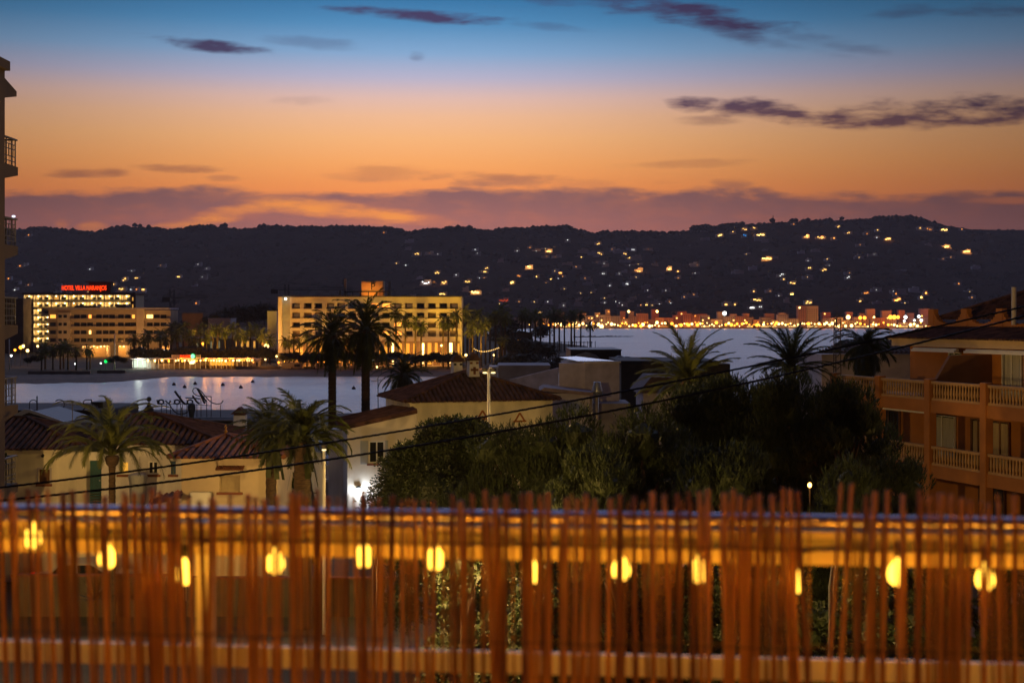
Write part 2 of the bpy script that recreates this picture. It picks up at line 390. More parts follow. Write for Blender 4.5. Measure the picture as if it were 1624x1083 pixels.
mb.add(vs, [(j*n+i, j*n+i+1, (j+1)*n+i+1, (j+1)*n+i) for j in range(NR+1) for i in range(n-1)])
struct('hills', mb, hillm, True)
mb = MB()
for k in range(1150):      # wood along the crest
    px = -330+k*2.05+R.uniform(-2, 2); 
    if px > 1500 and R.random() < .75: continue
    big = 1.0 if math.sin(px*.045)+math.sin(px*.013+1) > -.3 else .55
    if px > 1470: big *= .4
    r = R.uniform(5, 9.5)*big; q = P(px, ridge(px)+1.5, RY-R.uniform(0, 60))
    mb.ico((q.x, q.y, q.z+r*R.uniform(.1,.5)), r, .85, .25)
    if R.random() < .3: mb.ico((q.x+r*.6, q.y-10, q.z-r*.2), r*.8, .7, .25)
for px in list(np.arange(1096, 1180, 4.5))+[186, 197, 214, 222, 236, 352, 357, 412, 418, 1225, 1256, 1262, 1281, 1335]:
    r = R.uniform(6, 9.5); q = P(px, ridge(px), RY-20); mb.ico((q.x, q.y, q.z+r*.7), r, .75, .2)
for k in range(4200):      # bushes and trees over the slope
    px = R.uniform(-250, 1850); tt = R.random()**.8
    py = FPY+(ridge(px)-FPY)*tt; q = P(px, py, FY+(RY-FY)*tt); r = R.uniform(3.0, 7.5)
    if any(abs(px-a) < 9 and -3 < py-b < 8 for a, b in VPOS): continue
    mb.ico((q.x, q.y, q.z+r*.25), r, .7, .3)
tag(mb.build('hillside_wood', mat('far_hill_foliage', (.028,.020,.014), 1, .4, .03, spec=0)), kind='stuff')
mb = MB()
for k in range(60):
    a = R.uniform(0, 1); q = (X(905+a*105, 1080+a*45)+0, 1080+a*45+R.uniform(-12, 12), -.2); mb.ico(q, R.uniform(1.5, 3.2)*(1.1-a*.6), .45, .3)
tag(mb.build('rock_spit', rock), kind='structure')

# ---------------------------------------------------------------- roofs
def roof_plane(mb, a, b, c, d, sp=.27, rr=.095, over=.12):
    """barrel tiles on the plane a-b (eave), c above a, d above b"""
    a, b, c, d = map(Vector, (a, b, c, d)); u = (b-a); L = u.length; u.normalize()
    nrm = u.cross(((c+d)/2-a)).normalized()
    if nrm.z < 0: nrm = -nrm
    v = nrm.cross(u).normalized()
    if v.z < 0: v = -v
    uc, vc = (c-a).dot(u), (c-a).dot(v); ud, vd = (d-a).dot(u), (d-a).dot(v)
    mb.quad(a-nrm*.05, b-nrm*.05, d-nrm*.05, c-nrm*.05)
    k = max(2, int(L/sp)); st = L/k
    for i in range(k):
        x = (i+.5)*st
        if x < uc and uc > 1e-3: vm = vc*x/uc
        elif x > ud and L-ud > 1e-3: vm = vd*(L-x)/(L-ud)
        else: vm = vc+(vd-vc)*((x-uc)/max(ud-uc, 1e-3)) if ud > uc+1e-3 else min(vc, vd)
        if vm < .1: continue
        pr = [(math.cos(th)*rr, math.sin(th)*rr) for th in [math.pi*q/4 for q in range(5)]]
        vs = []
        for vv in (-over+R.uniform(-.02,.02), vm):
            for qx, qz in pr: vs.append(a+u*(x+qx)+v*vv+nrm*qz)
        mb.add(vs, [(q, q+1, 6+q, 5+q) for q in range(4)]+[(0,1,2,3,4)])
def ridge_tiles(mb, p, q, r=.11): mb.tube([Vector(p)+Vector((0,0,.03)), Vector(q)+Vector((0,0,.03))], r, 7)
def hip_roof(cs, apex0, apex1=None, m=tile, parent=None, loc=None, sp=.27):
    """cs: four eave corners front-left, front-right, back-right, back-left; apex0 (left), apex1 (right)"""
    if apex1 is None: apex1 = apex0
    mb = MB(); A, B, Cc, D = cs
    roof_plane(mb, A, B, apex0, apex1, sp); roof_plane(mb, B, Cc, apex1, apex1, sp)
    roof_plane(mb, Cc, D, apex1, apex0, sp); roof_plane(mb, D, A, apex0, apex0, sp)
    ridge_tiles(mb, A, apex0); ridge_tiles(mb, B, apex1); ridge_tiles(mb, Cc, apex1); ridge_tiles(mb, D, apex0)
    if (Vector(apex0)-Vector(apex1)).length > .1: ridge_tiles(mb, apex0, apex1)
    return mb.build('roof', m, parent)

def wall_with_holes(mb, x0, x1, z0, z1, y, holes, depth=.18):
    """wall facing -y at y, holes (xa,xb,za,zb), with reveals"""
    xs = sorted(set([x0, x1]+[h[0] for h in holes]+[h[1] for h in holes])); zs = sorted(set([z0, z1]+[h[2] for h in holes]+[h[3] for h in holes]))
    for i in range(len(xs)-1):
        for j in range(len(zs)-1):
            xm, zm = (xs[i]+xs[i+1])/2, (zs[j]+zs[j+1])/2
            if any(h[0] < xm < h[1] and h[2] < zm < h[3] for h in holes): continue
            mb.quad((xs[i],y,zs[j]),(xs[i+1],y,zs[j]),(xs[i+1],y,zs[j+1]),(xs[i],y,zs[j+1]))
    for xa, xb, za, zb in holes:
        mb.quad((xa,y,za),(xb,y,za),(xb,y+depth,za),(xa,y+depth,za)); mb.quad((xa,y,zb),(xa,y+depth,zb),(xb,y+depth,zb),(xb,y,zb))
        mb.quad((xa,y,za),(xa,y+depth,za),(xa,y+depth,zb),(xa,y,zb)); mb.quad((xb,y,za),(xb,y,zb),(xb,y+depth,zb),(xb,y+depth,za))
def window(parent, xa, xb, za, zb, y, pm, fm=white_paint, bars=1, sill=True, depth=.12, fw=.06):
    """pane with a frame and a sill as sub-parts"""
    o = MB().quad((xa,y+depth,za),(xb,y+depth,za),(xb,y+depth,zb),(xa,y+depth,zb)).build('window', pm, parent)
    mb = MB(); yy = y+depth-.03
    mb.box(xa,xa+fw,yy-.03,yy,za,zb); mb.box(xb-fw,xb,yy-.03,yy,za,zb); mb.box(xa+fw,xb-fw,yy-.03,yy,za,za+fw); mb.box(xa+fw,xb-fw,yy-.03,yy,zb-fw,zb)
    for k in range(bars):
        xm = xa+(xb-xa)*(k+1)/(bars+1); mb.box(xm-fw/2, xm+fw/2, yy-.035, yy-.004, za+fw, zb-fw)
    mb.build('frame', fm, o)
    if sill: MB().box(xa-.1, xb+.1, y-.1, y+.04, za-.1, za-.003).build('sill', mat('brick_sill', (.25,.09,.05), .8, .3, 5), o)
    return o

# ================================================================ THE TERRACE
fencem = mat('cane', (.66,.34,.09), .6, .45, 14, .3, translucent=.2, stretch=(1,1,.25), col2=(.36,.14,.038))
cane_dark = mat('old_cane', (.30,.12,.045), .7, .5, 14, .3, translucent=.15, stretch=(1,1,.25), col2=(.15,.06,.02)); cane_gold = mat('golden_cane', (.62,.33,.12), .6, .4, 14, .3, translucent=.25, stretch=(1,1,.25), col2=(.36,.16,.05))
FS = -.098; FY0 = 3.02     # the fence runs slightly away to the left
def fy(px, off=0): # depth of the fence plane where it crosses column px
    u = (px-CX)/F; return (FY0+off)/(1-FS*u)
def FP(px, py, off=0): Y = fy(px, off); return P(px, py, Y)
struct('terrace_floor', MB().box(-6, 6, -4, 3.3, 12.5, 12.78), mat('terrace_tiles', (.35,.2,.13), .6, .2, 3))
rail = thing('metal_railing', 'pale metal terrace railing with a round handrail, behind the reed screen', 'railing', (0, FY0+.12, 12.78))
railm = mat('satin_white_metal', (.74,.72,.66), .33, .08, 5)
def along(x0, x1, off, z0, z1, d, m, nm):
    """bar parallel to the fence between fence-plane columns"""
    mb = MB(); a = FY0+off
    ya, yb = a+FS*x0, a+FS*x1
    mb.add([(x0,ya,z0),(x1,yb,z0),(x1,yb+d,z0),(x0,ya+d,z0),(x0,ya,z1),(x1,yb,z1),(x1,yb+d,z1),(x0,ya+d,z1)], [(0,3,2,1),(4,5,6,7),(0,1,5,4),(1,2,6,5),(2,3,7,6),(3,0,4,7)])
    o = mb.build(nm, m, rail); o.matrix_parent_inverse = Matrix.Translation(rail.location).inverted(); return o
XL, XR = -2.2, 2.2; RT = .12
def rz(py): return Z(py, FY0+RT)
barm = mat('worn_painted_bar', (.52,.43,.30), .7, .35, 9, .2); shade_strip = mat('shaded_rail_sheet', (.22,.19,.15), .6, .4, 12, .2)
mb = MB(); zc = rz(822); rr = .0150
mb.tube([(XL, FY0+RT+.02+FS*XL, zc), (0, FY0+RT+.02, zc), (XR, FY0+RT+.02+FS*XR, zc)], rr, 28)
o = mb.build('handrail', mat('brushed_handrail', (.50,.46,.58), .3, .1, 8, metal=1.0), rail, True); o.matrix_parent_inverse = Matrix.Translation(rail.location).inverted()
along(XL, XR, RT+.000, rz(846), rz(836), .03, barm, 'lip')
along(XL, XR, RT+.020, rz(867), rz(847), .004, shade_strip, 'shade_strip')  # dark strip: dim upper band of the rail panel put into its colour
along(XL, XR, RT+.010, rz(889), rz(867.5), .018, barm, 'upper_bar')
along(XL, XR, RT+.012, rz(1070), rz(1036), .012, railm, 'lower_bar')
for x in (-2.0, -.70, 1.62):
    Yp = FY0+RT+.035+FS*x; mb = MB(); mb.box(x-.02, x+.02, Yp, Yp+.03, 12.78, zc-.02)
    o = mb.build('post', railm, rail); o.matrix_parent_inverse = Matrix.Translation(rail.location).inverted()

# reed screen: the canes one sees singly are parts, the thin ones between are one part
reed = thing('reed_screen', 'rough screen of upright brown canes wired along the terrace edge, close to the camera', 'reed screen', (0, FY0, 12.78))
def cane(px, top, r, lean, off, bow=0):
    Y = fy(px, off); a = P(px, top, Y); x = a.x; pts = []
    for k in range(6):
        tt = k/5; z = a.z+.02-(a.z+.02-12.8)*tt
        pts.append((x+lean*tt+bow*math.sin(tt*math.pi)+R.uniform(-.0012,.0012), Y, z))
    base = Vector(reed.location)
    mb = MB(); mb.tube([Vector(p)-base for p in pts], [r*(.86+.05*k) for k in range(6)], 8)
    return mb
px = -22.0; nc = 0; spots = []
while nc < 98:
    px += R.choice([12, 14, 15, 16, 18, 20, 23, 27])*R.uniform(.95, 1.12)
    if 1288 < px < 1330: px = 1334
    if px > 1660: break
    lean = .006*math.sin(px*.013)+R.uniform(-.020, .020)
    if px < 320: lean += .035
    if 640 < px < 800: lean += .022
    if 1240 < px < 1290: lean += .045
    if 1330 <= px < 1420: lean -= .06*(1-(px-1330)/150)
    if px >= 1420: lean -= .016
    top = 800+5*math.sin(px*.021)+R.uniform(-7, 7)
    if px > 1500: top += 4
    if px < 120: top = 792+R.uniform(-5, 8)
    if 1334 <= px < 1352: top = 782
    if 1240 < px < 1275: top = 790+R.uniform(-3, 8)
    r = R.choice([.0046, .0052, .0058, .0064, .0076])
    cane(px, top, r, lean, R.uniform(-.012, .008), R.uniform(-.004, .004)).build('cane', R.choice([fencem, fencem, cane_dark, cane_gold]), reed, True); nc += 1
mb = MB(); px = -30
while px < 1660:
    px += R.uniform(7, 17)
    if 1284 < px < 1332: continue
    c = cane(px, 808+R.uniform(-12, 40), R.uniform(.0024, .0050), R.uniform(-.03, .03)+(.03 if px < 300 else 0), .014, R.uniform(-.008, .008))
    mb.add(c.v, c.f)
tag(mb.build('thin_canes', mat('thin_cane', (.42,.20,.06), .7, .4, 14, translucent=.15, stretch=(1,1,.25)), reed), kind='stuff')
mb = MB()
for py in (862, 1016):
    for o_ in (-.014, .02):
        pts = []
        for k in range(90):
            x = XL+(XR-XL)*k/89; pts.append((x, FS*x+o_, Z(py, FY0)+.0015*math.sin(k*1.7+o_*90)-12.78))
        mb.tube(pts, .0012, 5)
mb.build('binding_wire', mat('binding_wire', (.1,.07,.05), .5, .2, 20, metal=.7), reed)

# string of bulbs between screen and rail
bulb_m = emit('warm_bulb_glass', (255, 190, 62), 5.5, True)
garland = thing('string_light', 'black cord of glowing amber bulbs hung in loops along the railing behind the reed screen', 'string lights', (0, FY0, 13.7))
GB = [(-60,872),(52,850),(170,882),(293,907),(437,890),(577,880),(690,884),(842,905),(985,900),(1108,903),(1260,920),(1422,907),(1562,915),(1690,900)]
cord = MB(); prev = None
pr_b = [(.002,.026),(.009,.024),(.010,.006),(.008,0)]
gl = Vector(garland.location)
bulb_mesh = MB().lathe([(.003,-.028),(.010,-.025),(.0175,-.017),(.0200,-.005),(.017,.009),(.010,.019),(.005,.026),(.004,.032)], seg=14)
sock_mesh = MB().lathe([(.0055,.0322),(.007,.034),(.007,.060),(.004,.064),(.002,.066)], seg=10)
pb = None
for i, (px, py) in enumerate(GB):
    q = FP(px, py, .055)
    if pb is None:
        pb = bulb_mesh.build('bulb', bulb_m, garland, True); pb.location = q-gl
        ps = sock_mesh.build('socket', dark, pb, True)
    else:
        b = pb.copy(); C.objects.link(b); b.parent = garland; b.location = q-gl
        c = ps.copy(); C.objects.link(c); c.parent = b
    for sx in (-.05, .05): light('bulb_light', (q.x+sx, q.y-.012, q.z+.004), (255, 158, 26), .22, .012)
    top = q+Vector((0,0,.056))
    if prev is not None:
        pts = [prev.lerp(top, k/10)+Vector((0, 0, -.012*math.sin(math.pi*k/10)+.02*math.sin(math.pi*k/10))) for k in range(11)]
        cord.tube([p-gl for p in pts], .0028, 6)
    prev = top
cord.build('cord', dark, garland, True)
# added unseen string behind the camera, lighting the cane fronts and rail
g2 = thing('string_light', 'added unseen string of amber bulbs behind the camera, lighting the canes', 'string lights', (0, 0, 14.6))
cord = MB(); prev = None
for i in range(9):
    q = Vector((-3.2+.8*i, -1.1+.05*math.sin(i), 15.0+.08*math.sin(i*2.1)))
    b = pb.copy(); C.objects.link(b); b.parent = g2; b.location = q-Vector(g2.location)
    c = ps.copy(); C.objects.link(c); c.parent = b
    if i % 2 == 0: light('bulb_light', (q.x, q.y, q.z-.04), (255, 158, 20), 60, .04)
    top = q+Vector((0,0,.056))
    if prev is not None: cord.tube([prev.lerp(top, k/8)-Vector(g2.location)+Vector((0,0,-.03*math.sin(math.pi*k/8))) for k in range(9)], .003, 6)
    prev = top
cord.build('cord', dark, g2, True)

# ================================================================ CABLES
def cable(pts, Y0, Y1, r, label):
    n = 70; mb = MB(); mb2 = MB(); xs_ = [p[0] for p in pts]; ys = [p[1] for p in pts]
    co = np.polyfit(xs_, ys, 3)
    A, Bs = [], []
    for k in range(n+1):
        px = -160+1960*k/n; py = float(np.polyval(co, px)); Y = Y0+(Y1-Y0)*k/n; A.append(P(px, py, Y))
    path = []
    for k in range(n*6):
        i = k//6; f = (k % 6)/6; path.append(A[i].lerp(A[i+1], f))
    for ph in (0, 2.1, 4.2):
        mb.tube([p+Vector((0, math.cos(k*.75+ph)*r*.55, math.sin(k*.75+ph)*r*.55)) for k, p in enumerate(path)], r*.62, 5)
    o = mb.build('power_cable', mat('cable_rubber', (.012,.011,.011), .7, .2, 5), None, True); tag(o, label, 'cable')
cable([(0,773),(140,756),(330,729),(420,718),(642,683),(900,637),(1100,598),(1380,542),(1624,486)], 21, 24, .0155, 'upper of the two twisted black cables crossing the whole view')
cable([(0,793),(140,779),(330,756),(420,743.5),(642,710),(900,662),(1100,627),(1380,563),(1624,501)], 20.5, 23.5, .0165, 'lower of the two twisted black cables crossing the whole view')

# ================================================================ LEFT TOWER BLOCK
tw = thing('apartment_block', 'dark brown apartment block at the left edge with stacked sea-side balconies', 'apartment block', (-22.5, 47, GZ))
tl = Vector(tw.location)
mb = MB(); mb.box(-9, 3.6, -13, 6, 0, Z(95, 53)-GZ-.4); mb.build('wall', brown_wall, tw)
MB().box(-9.2, 3.75, -13.2, 6.15, Z(95, 53)-GZ-.4+.003, Z(95, 53)-GZ-.4+.35).build('parapet', brown_wall, tw)
mb = MB(); z0 = Z(150, 54)-GZ; mb.prism([(6.003, z0-.3), (7.7, z0+.02), (7.7, z0+.22), (6.003, z0+.62)], 0, -3.5, 3.45); mb.build('canopy', brown_wall, tw)
for i, pt in enumerate([217, 345, 472, 600, 727]):
    zt = Z(pt, 53.6)-GZ; zb = zt-1.02
    mb = MB(); mb.prism([(6.003, zb-.62), (7.7, zb-.34), (7.7, zb-.02), (6.003, zb)], 0, -3.5, 3.5); sl = mb.build('balcony', brown_wall, tw)
    mb = MB()
    for y in (6.1, 6.65, 7.2, 7.62): mb.box(3.4, 3.44, y-.025, y+.025, zb, zt)
    for z in (.16, .34, .62, .8): mb.box(3.405, 3.435, 6.04, 7.62, zb+z-.015, zb+z+.015)
    mb.box(3.37, 3.47, 6.02, 7.75, zt-.03, zt+.03)
    for x in np.arange(-3.4, 3.4, .14): mb.box(x, x+.02, 7.6, 7.62, zb, zt-.03)
    mb.box(-3.4, 3.37, 7.58, 7.66, zt-.03, zt+.03)
    for y in (6.35, 6.9, 7.4): mb.box(3.41, 3.43, y-.012, y+.012, zb+.34, zb+.8)
    mb.build('railing', iron, sl)
    if i == 1:
        q = MB().ball((3.42, 7.45, zt+.1), .075, 10, 6, .6); q.build('lamp', emit('balcony_lamp_glow', (225, 228, 255), 1.6), sl)
    if i == 4:
        mb = MB(); mb.lathe([(.16,0),(.2,.28)], (3.0, 6.9, zb), 10); 
        for k in range(70):
            a = R.uniform(0, 6.28); h = R.uniform(.3, 1.25); q = (3.0+math.cos(a)*.25*h, 6.9+math.sin(a)*.3*h, zb+h); mb.quad(q, (q[0]+.06, q[1]+.05, q[2]), (q[0]+.07, q[1]+.05, q[2]+.09), (q[0], q[1], q[2]+.1))
        tag(mb.xform(Matrix.Translation(tl)).build('potted_plant', leaf, None), 'leafy potted plant behind the lowest balcony railing at the left edge', 'potted plant')

# ================================================================ WHITE HOUSES, LEFT
def cornice(mb, x0, x1, y, z):
    mb.box(x0, x1, y-.10, y-.003, z-.12, z)
hA = thing('tiled_house', 'cream house with a brown shuttered window and tiled roof, beside the balcony block', 'house', (X(75,60), 60, GZ)); L = Vector(hA.location)
def lx(px, Y): return X(px, Y)-L.x
def lz(py, Y): return Z(py, Y)-L.z
Yw = 60.0
mb = MB(); xa, xb = lx(-40, Yw), lx(137, Yw); zt = lz(711, Yw)
wx = (lx(62, Yw), lx(79, Yw), lz(767, Yw), lz(744, Yw))
wall_with_holes(mb, xa, xb, 0, zt, 0, [wx]); mb.quad((xb,0,0),(xb,6,0),(xb,6,zt),(xb,0,zt)); mb.quad((xa,0,0),(xa,0,zt),(xa,6,zt),(xa,6,0)); mb.quad((xa,6,0),(xa,6,zt),(xb,6,zt),(xb,6,0)); cornice(mb, xa, xb, 0, zt)
mb.build('wall', cream_wall, hA)
w = window(hA, *wx, 0, brown_sh, brown_sh, 0)
mb = MB(); a, b, c, d = lx(59.5, Yw), lx(82, Yw), lz(770, Yw), lz(741.5, Yw)
for q in ((a, a+.05, c, d), (b-.05, b, c, d), (a+.05, b-.05, d-.05, d), (a+.05, b-.05, c, c+.05)): mb.box(q[0], q[1], -.04, -.003, q[2], q[3])
mb.build('trim', mauve_wall, w)
ov = .35
hip_roof([(xa-ov, -ov, zt), (xb+ov*.3, -ov, zt+.02), (xb+ov*.3, 6.4, zt), (xa-ov, 6.4, zt)], (lx(-25, 63), 3.1, lz(664, 63)), (lx(42, 63), 3.1, lz(664, 63)), tile, hA)
MB().tube([(lx(69,Yw), -.12, zt-.32), (lx(69,Yw), -.02, zt-.28)], .06, 8).build('wall_lamp', dark, hA)

Yw = 60.45
hB = thing('tiled_house', 'white house with teal door and one lit yellow window behind the left palm', 'house', (X(250,Yw), Yw, GZ)); L = Vector(hB.location)
mb = MB(); xa, xb = lx(137, Yw), lx(345, Yw); zt = lz(703, Yw)
door = (lx(137.5,Yw), lx(161,Yw), lz(806,Yw), lz(730,Yw)); w1 = (lx(189.5,Yw), lx(205,Yw), lz(752,Yw), lz(731,Yw)); w2 = (lx(234.5,Yw), lx(251,Yw), lz(752,Yw), lz(731,Yw)); w3 = (lx(271,Yw), lx(279,Yw), lz(752,Yw), lz(731,Yw))
wall_with_holes(mb, xa, xb, 0, zt, 0, [door, w1, w2, w3]); mb.quad((xb,0,0),(xb,6,0),(xb,6,zt),(xb,0,zt)); mb.quad((xa,0,0),(xa,0,zt),(xa,6,zt),(xa,6,0)); mb.quad((xa,6,0),(xa,6,zt),(xb,6,zt),(xb,6,0)); cornice(mb, xa, xb, 0, zt)
mb.tube([(lx(221,Yw), -.06, 1), (lx(221,Yw), -.06, zt-.2)], .05, 8)
mb.build('wall', white_wall, hB)
mb = MB(); mb.box(door[0]+.003, door[1]-.003, .1, .15, lz(778,Yw), door[3]-.003)
for k in range(7): z = lz(780,Yw)-k*.11; mb.box(door[0]+.003, door[1]-.003, .09, .14, z-.07, z)
for k in (1, 2): x = door[0]+(door[1]-door[0])*k/3; mb.box(x-.012, x+.012, .085, .1, lz(777,Yw), door[3]-.02)
dr = mb.build('door', teal, hB); MB().ball((door[1]-.09, .06, lz(762,Yw)), .035).build('handle', steel, dr)
window(hB, *w1, 0, emit('lit_yellow_curtain', (255, 178, 62), .85), white_paint, 0)
window(hB, *w2, 0, glass, white_paint, 1); window(hB, *w3, 0, blue_sh, blue_sh, 0)
hip_roof([(xa-.05, -ov, zt), (xb+ov, -ov, zt), (xb+ov, 6.4, zt), (xa-.05, 6.4, zt)], (lx(205, 63.45), 3.0, lz(660, 63.45)), (lx(246, 63.45), 3.0, lz(657, 63.45)), tile, hB)
ch = thing('chimney', 'slim white chimney with a dark pointed cap between the script sign and the double palm', 'chimney', (X(381, 72), 72, Z(694, 72))); 
MB().bbox(-.3, .3, -.3, .3, 0, Z(658,72)-Z(694,72), .03).build('stack', white_wall, ch)
h_ = Z(658,72)-Z(694,72); mb = MB(); mb.box(-.26, .26, -.26, .26, h_+.003, h_+.06); mb.prism([(-.42, h_+.063), (.42, h_+.063), (0, h_+.42)], 1, -.38, .38); mb.build('cap', tile, ch)

Yw = 56.0
hC = thing('tiled_house', 'tan house with a pyramid roof, finial and closed roller blind, left of the double palm', 'house', (X(357,Yw), Yw, GZ)); L = Vector(hC.location)
mb = MB(); xa, xb = lx(288, Yw), lx(440, Yw); zt = lz(724, Yw); wx = (lx(348,Yw), lx(381,Yw), lz(780,Yw), lz(753,Yw))
wall_with_holes(mb, xa, xb, 0, zt, 0, [wx]); mb.quad((xb,0,0),(xb,6.2,0),(xb,6.2,zt),(xb,0,zt)); mb.quad((xa,6.2,0),(xa,6.2,zt),(xb,6.2,zt),(xb,6.2,0)); cornice(mb, xa, xb, 0, zt)
xc = lx(277.5, 60.5); mb.quad((xa,0,0),(xa,0,zt),(xc+.35,6.2,zt),(xc+.35,6.2,0))
mb.build('wall', mat('tan_house_plaster', (.62,.50,.35), .9, .15, 1.2, .15), hC)
window(hC, *wx, 0, cream_sh, cream_sh, 0)
mb = MB(); 
for k in range(15):
    x = lx(344,Yw)+(lx(388,Yw)-lx(344,Yw))*(k+.5)/15; mb.tube([(x, .0, lz(739,Yw)), (x, -.3, lz(743.5,Yw))], .038, 6)
mb.build('window_awning', tile_red, hC)
o = hip_roof([(xa-.45, -.3, zt), (xb+.3, -.3, zt), (xb+.3, 6.4, zt), (xa-.45, 6.4, zt)], (lx(358, 59), 3.0, lz(691, 59)), None, tile_red, hC)
mb = MB(); mb.lathe([(.10,0),(.05,.1),(.09,.2),(.03,.28),(.07,.36),(.01,.46)], (lx(358,59), 3.0, lz(691,59)), 8); mb.build('finial', mat('terracotta_glaze', (.4,.2,.05), .6, .2, 5), hC)
o = MB(); roof_plane(o, P(232, 801, 54.5), P(287, 788, 54.5), P(238, 789, 56.5), P(290, 778, 56.5), .2, .07)
t_ = o.build('lean_to_roof', tile_red, None); tag(t_, 'small sloping strip of red tiles low against the tan house wall', 'lean-to roof')
fu = thing('parasol', 'closed grey parasol standing before the white house, right of the palm trunk', 'parasol', (X(219,59), 59, GZ))
def s_(py): return Z(py,59)-GZ
MB().tube([(0,0,0),(0,0,s_(748))], .03, 8).build('pole', steel, fu)
mb = MB(); prf = [(.10, s_(840)), (.22, s_(815)), (.30, s_(790)), (.31, s_(765)), (.36, s_(754)), (.30, s_(751)), (.03, s_(749))]
mb.lathe(prf, seg=18); mb.v = [(x*(1+.13*math.cos(9*math.atan2(y, x))), y*(1+.13*math.cos(9*math.atan2(y, x))), z) for x, y, z in mb.v]
mb.build('canopy', grey_sh, fu, True)

def aerial(px, pyb, pyt, Y, label):
    mb = MB(); mb.tube([P(px, pyb, Y), P(px, pyt, Y)], .018, 5); zt_ = Z(pyt+2, Y); x = X(px, Y); mb.tube([(x-.5, Y, zt_), (x+.5, Y+.1, zt_)], .01, 4)
    for k in range(7): mb.tube([(x-.5+k*.16, Y-.2+.015*k, zt_), (x-.5+k*.16, Y+.2-.015*k, zt_)], .008, 4)
    tag(mb.build('tv_antenna', iron), label, 'antenna')
aerial(115, 678, 640, 63, 'television aerial on the cream house roof beside the mirrored letters')
aerial(288, 668, 646, 70, 'television aerial on the long tile roof under the mirrored script sign')
aerial(400, 712, 690, 59, 'television aerial at the right of the pyramid-roofed tan house')
mb = MB(); q = P(318, 792, 55.7); mb.bbox(q.x-.4, q.x+.4, q.y-.1, q.y+.22, q.z-.3, q.z+.3, .03); mb.lathe([(.22,0),(.22,.02)], (0,0,0), 12) if False else None; tag(mb.build('air_conditioner', white_paint), 'white air conditioner box on the tan house wall just above the reeds', 'air conditioner')
# low dark buildings with signs, between the white houses and the water
br = thing('beach_restaurant', 'long low dark building on the near shore under the big mirrored letters', 'restaurant building', (X(110,94), 94, 2.4)); L = Vector(br.location)
mb = MB(); mb.bbox(lx(-120,94), lx(170,94), 0, 8, 0, lz(650,94), .08); mb.build('wall', darkroof, br)
mb = MB(); mb.box(lx(-120,94), lx(170,94), -.1, -.003, lz(650,94)-.25, lz(650,94)-.003); mb.build('fascia', dark, br)
MB().box(lx(130,94), lx(150,94), 2, 4, lz(650,94)+.003, lz(640,94)).build('vent_box', dark, br)
br2 = thing('beach_restaurant', 'long low dark building on the near shore under the mirrored script sign', 'restaurant building', (X(320,96), 96, 2.4)); L = Vector(br2.location)
mb = MB(); mb.bbox(lx(172,96), lx(455,96), 0, 9, 0, lz(663,96), .08); mb.build('wall', darkroof, br2)
MB().box(lx(205,96), lx(455,96), -.4, -.003, lz(667,96), lz(664.5,96)).build('fascia', mat('pale_fascia', (.3,.28,.3), .7, .2, 2), br2)
tp = thing('canopy_tent', 'dark pitched canopy with a pale edge behind the cream house roof', 'canopy', (X(52,76), 76, Z(700,76)))
L = Vector(tp.location); mb = MB(); a = (lx(8,76), 0, lz(670,76)); b = (lx(47,76), 0, lz(653,76)); c = (lx(100,76), 0, lz(670,76))
mb.prism([(a[0], a[2]), (b[0], b[2]), (c[0], c[2]), (c[0], 0), (a[0], 0)], 1, 0, 5); mb.build('roof', dark, tp)
mb = MB(); mb.prism([(a[0]-.2, a[2]-.08), (b[0], b[2]-.02), (c[0]+.2, c[2]-.08), (c[0]+.2, c[2]+.02), (b[0]+.05, b[2]+.14), (b[0]-.25, b[2]+.14), (a[0]-.2, a[2]+.02)], 1, -.15, -.003); mb.build('edge_trim', mat('pale_canvas', (.5,.5,.52), .7, .1, 2), tp)
# mirrored letters h C R
Ys = 93.6
def sgn(pts, w=1.25, mb=None, Y=Ys):
    mb = mb or MB(); rr_ = w/F*Y/2
    mb.tube([P(a, b, Y) for a, b in pts], rr_, 6); return mb
def arc(cx, cy, rx, ry, a0, a1, n=14): return [(cx+rx*math.cos(rad(a0+(a1-a0)*k/n)), cy-ry*math.sin(rad(a0+(a1-a0)*k/n))) for k in range(n+1)]
mb = sgn([(59,628),(59,651)], 2.0); sgn([(47,650.5)]+arc(53, 640, 6, 6, 180, 20)+[(58.6,640)], 1.4, mb); tag(mb.build('sign_letter', dark), 'mirrored letter h standing on the flat dark roof', 'sign letter')
mb = sgn(arc(94.5, 641, 8, 7.3, 140, -140, 20), 1.7); sgn([(94.5,648),(94.5,651)], 1.6, mb); tag(mb.build('sign_letter', dark), 'mirrored letter C standing on the flat dark roof', 'sign letter')
mb = sgn([(145.5,633.5),(145.5,650.5)], 1.7); sgn([(145.5,634)]+arc(138, 638, 5.5, 4.2, 90, 270, 10)+[(145.5,642.2)], 1.5, mb); sgn([(140,642),(131.5,650.5)], 1.6, mb); tag(mb.build('sign_letter', dark), 'mirrored letter R standing on the flat dark roof beside palm fronds', 'sign letter')
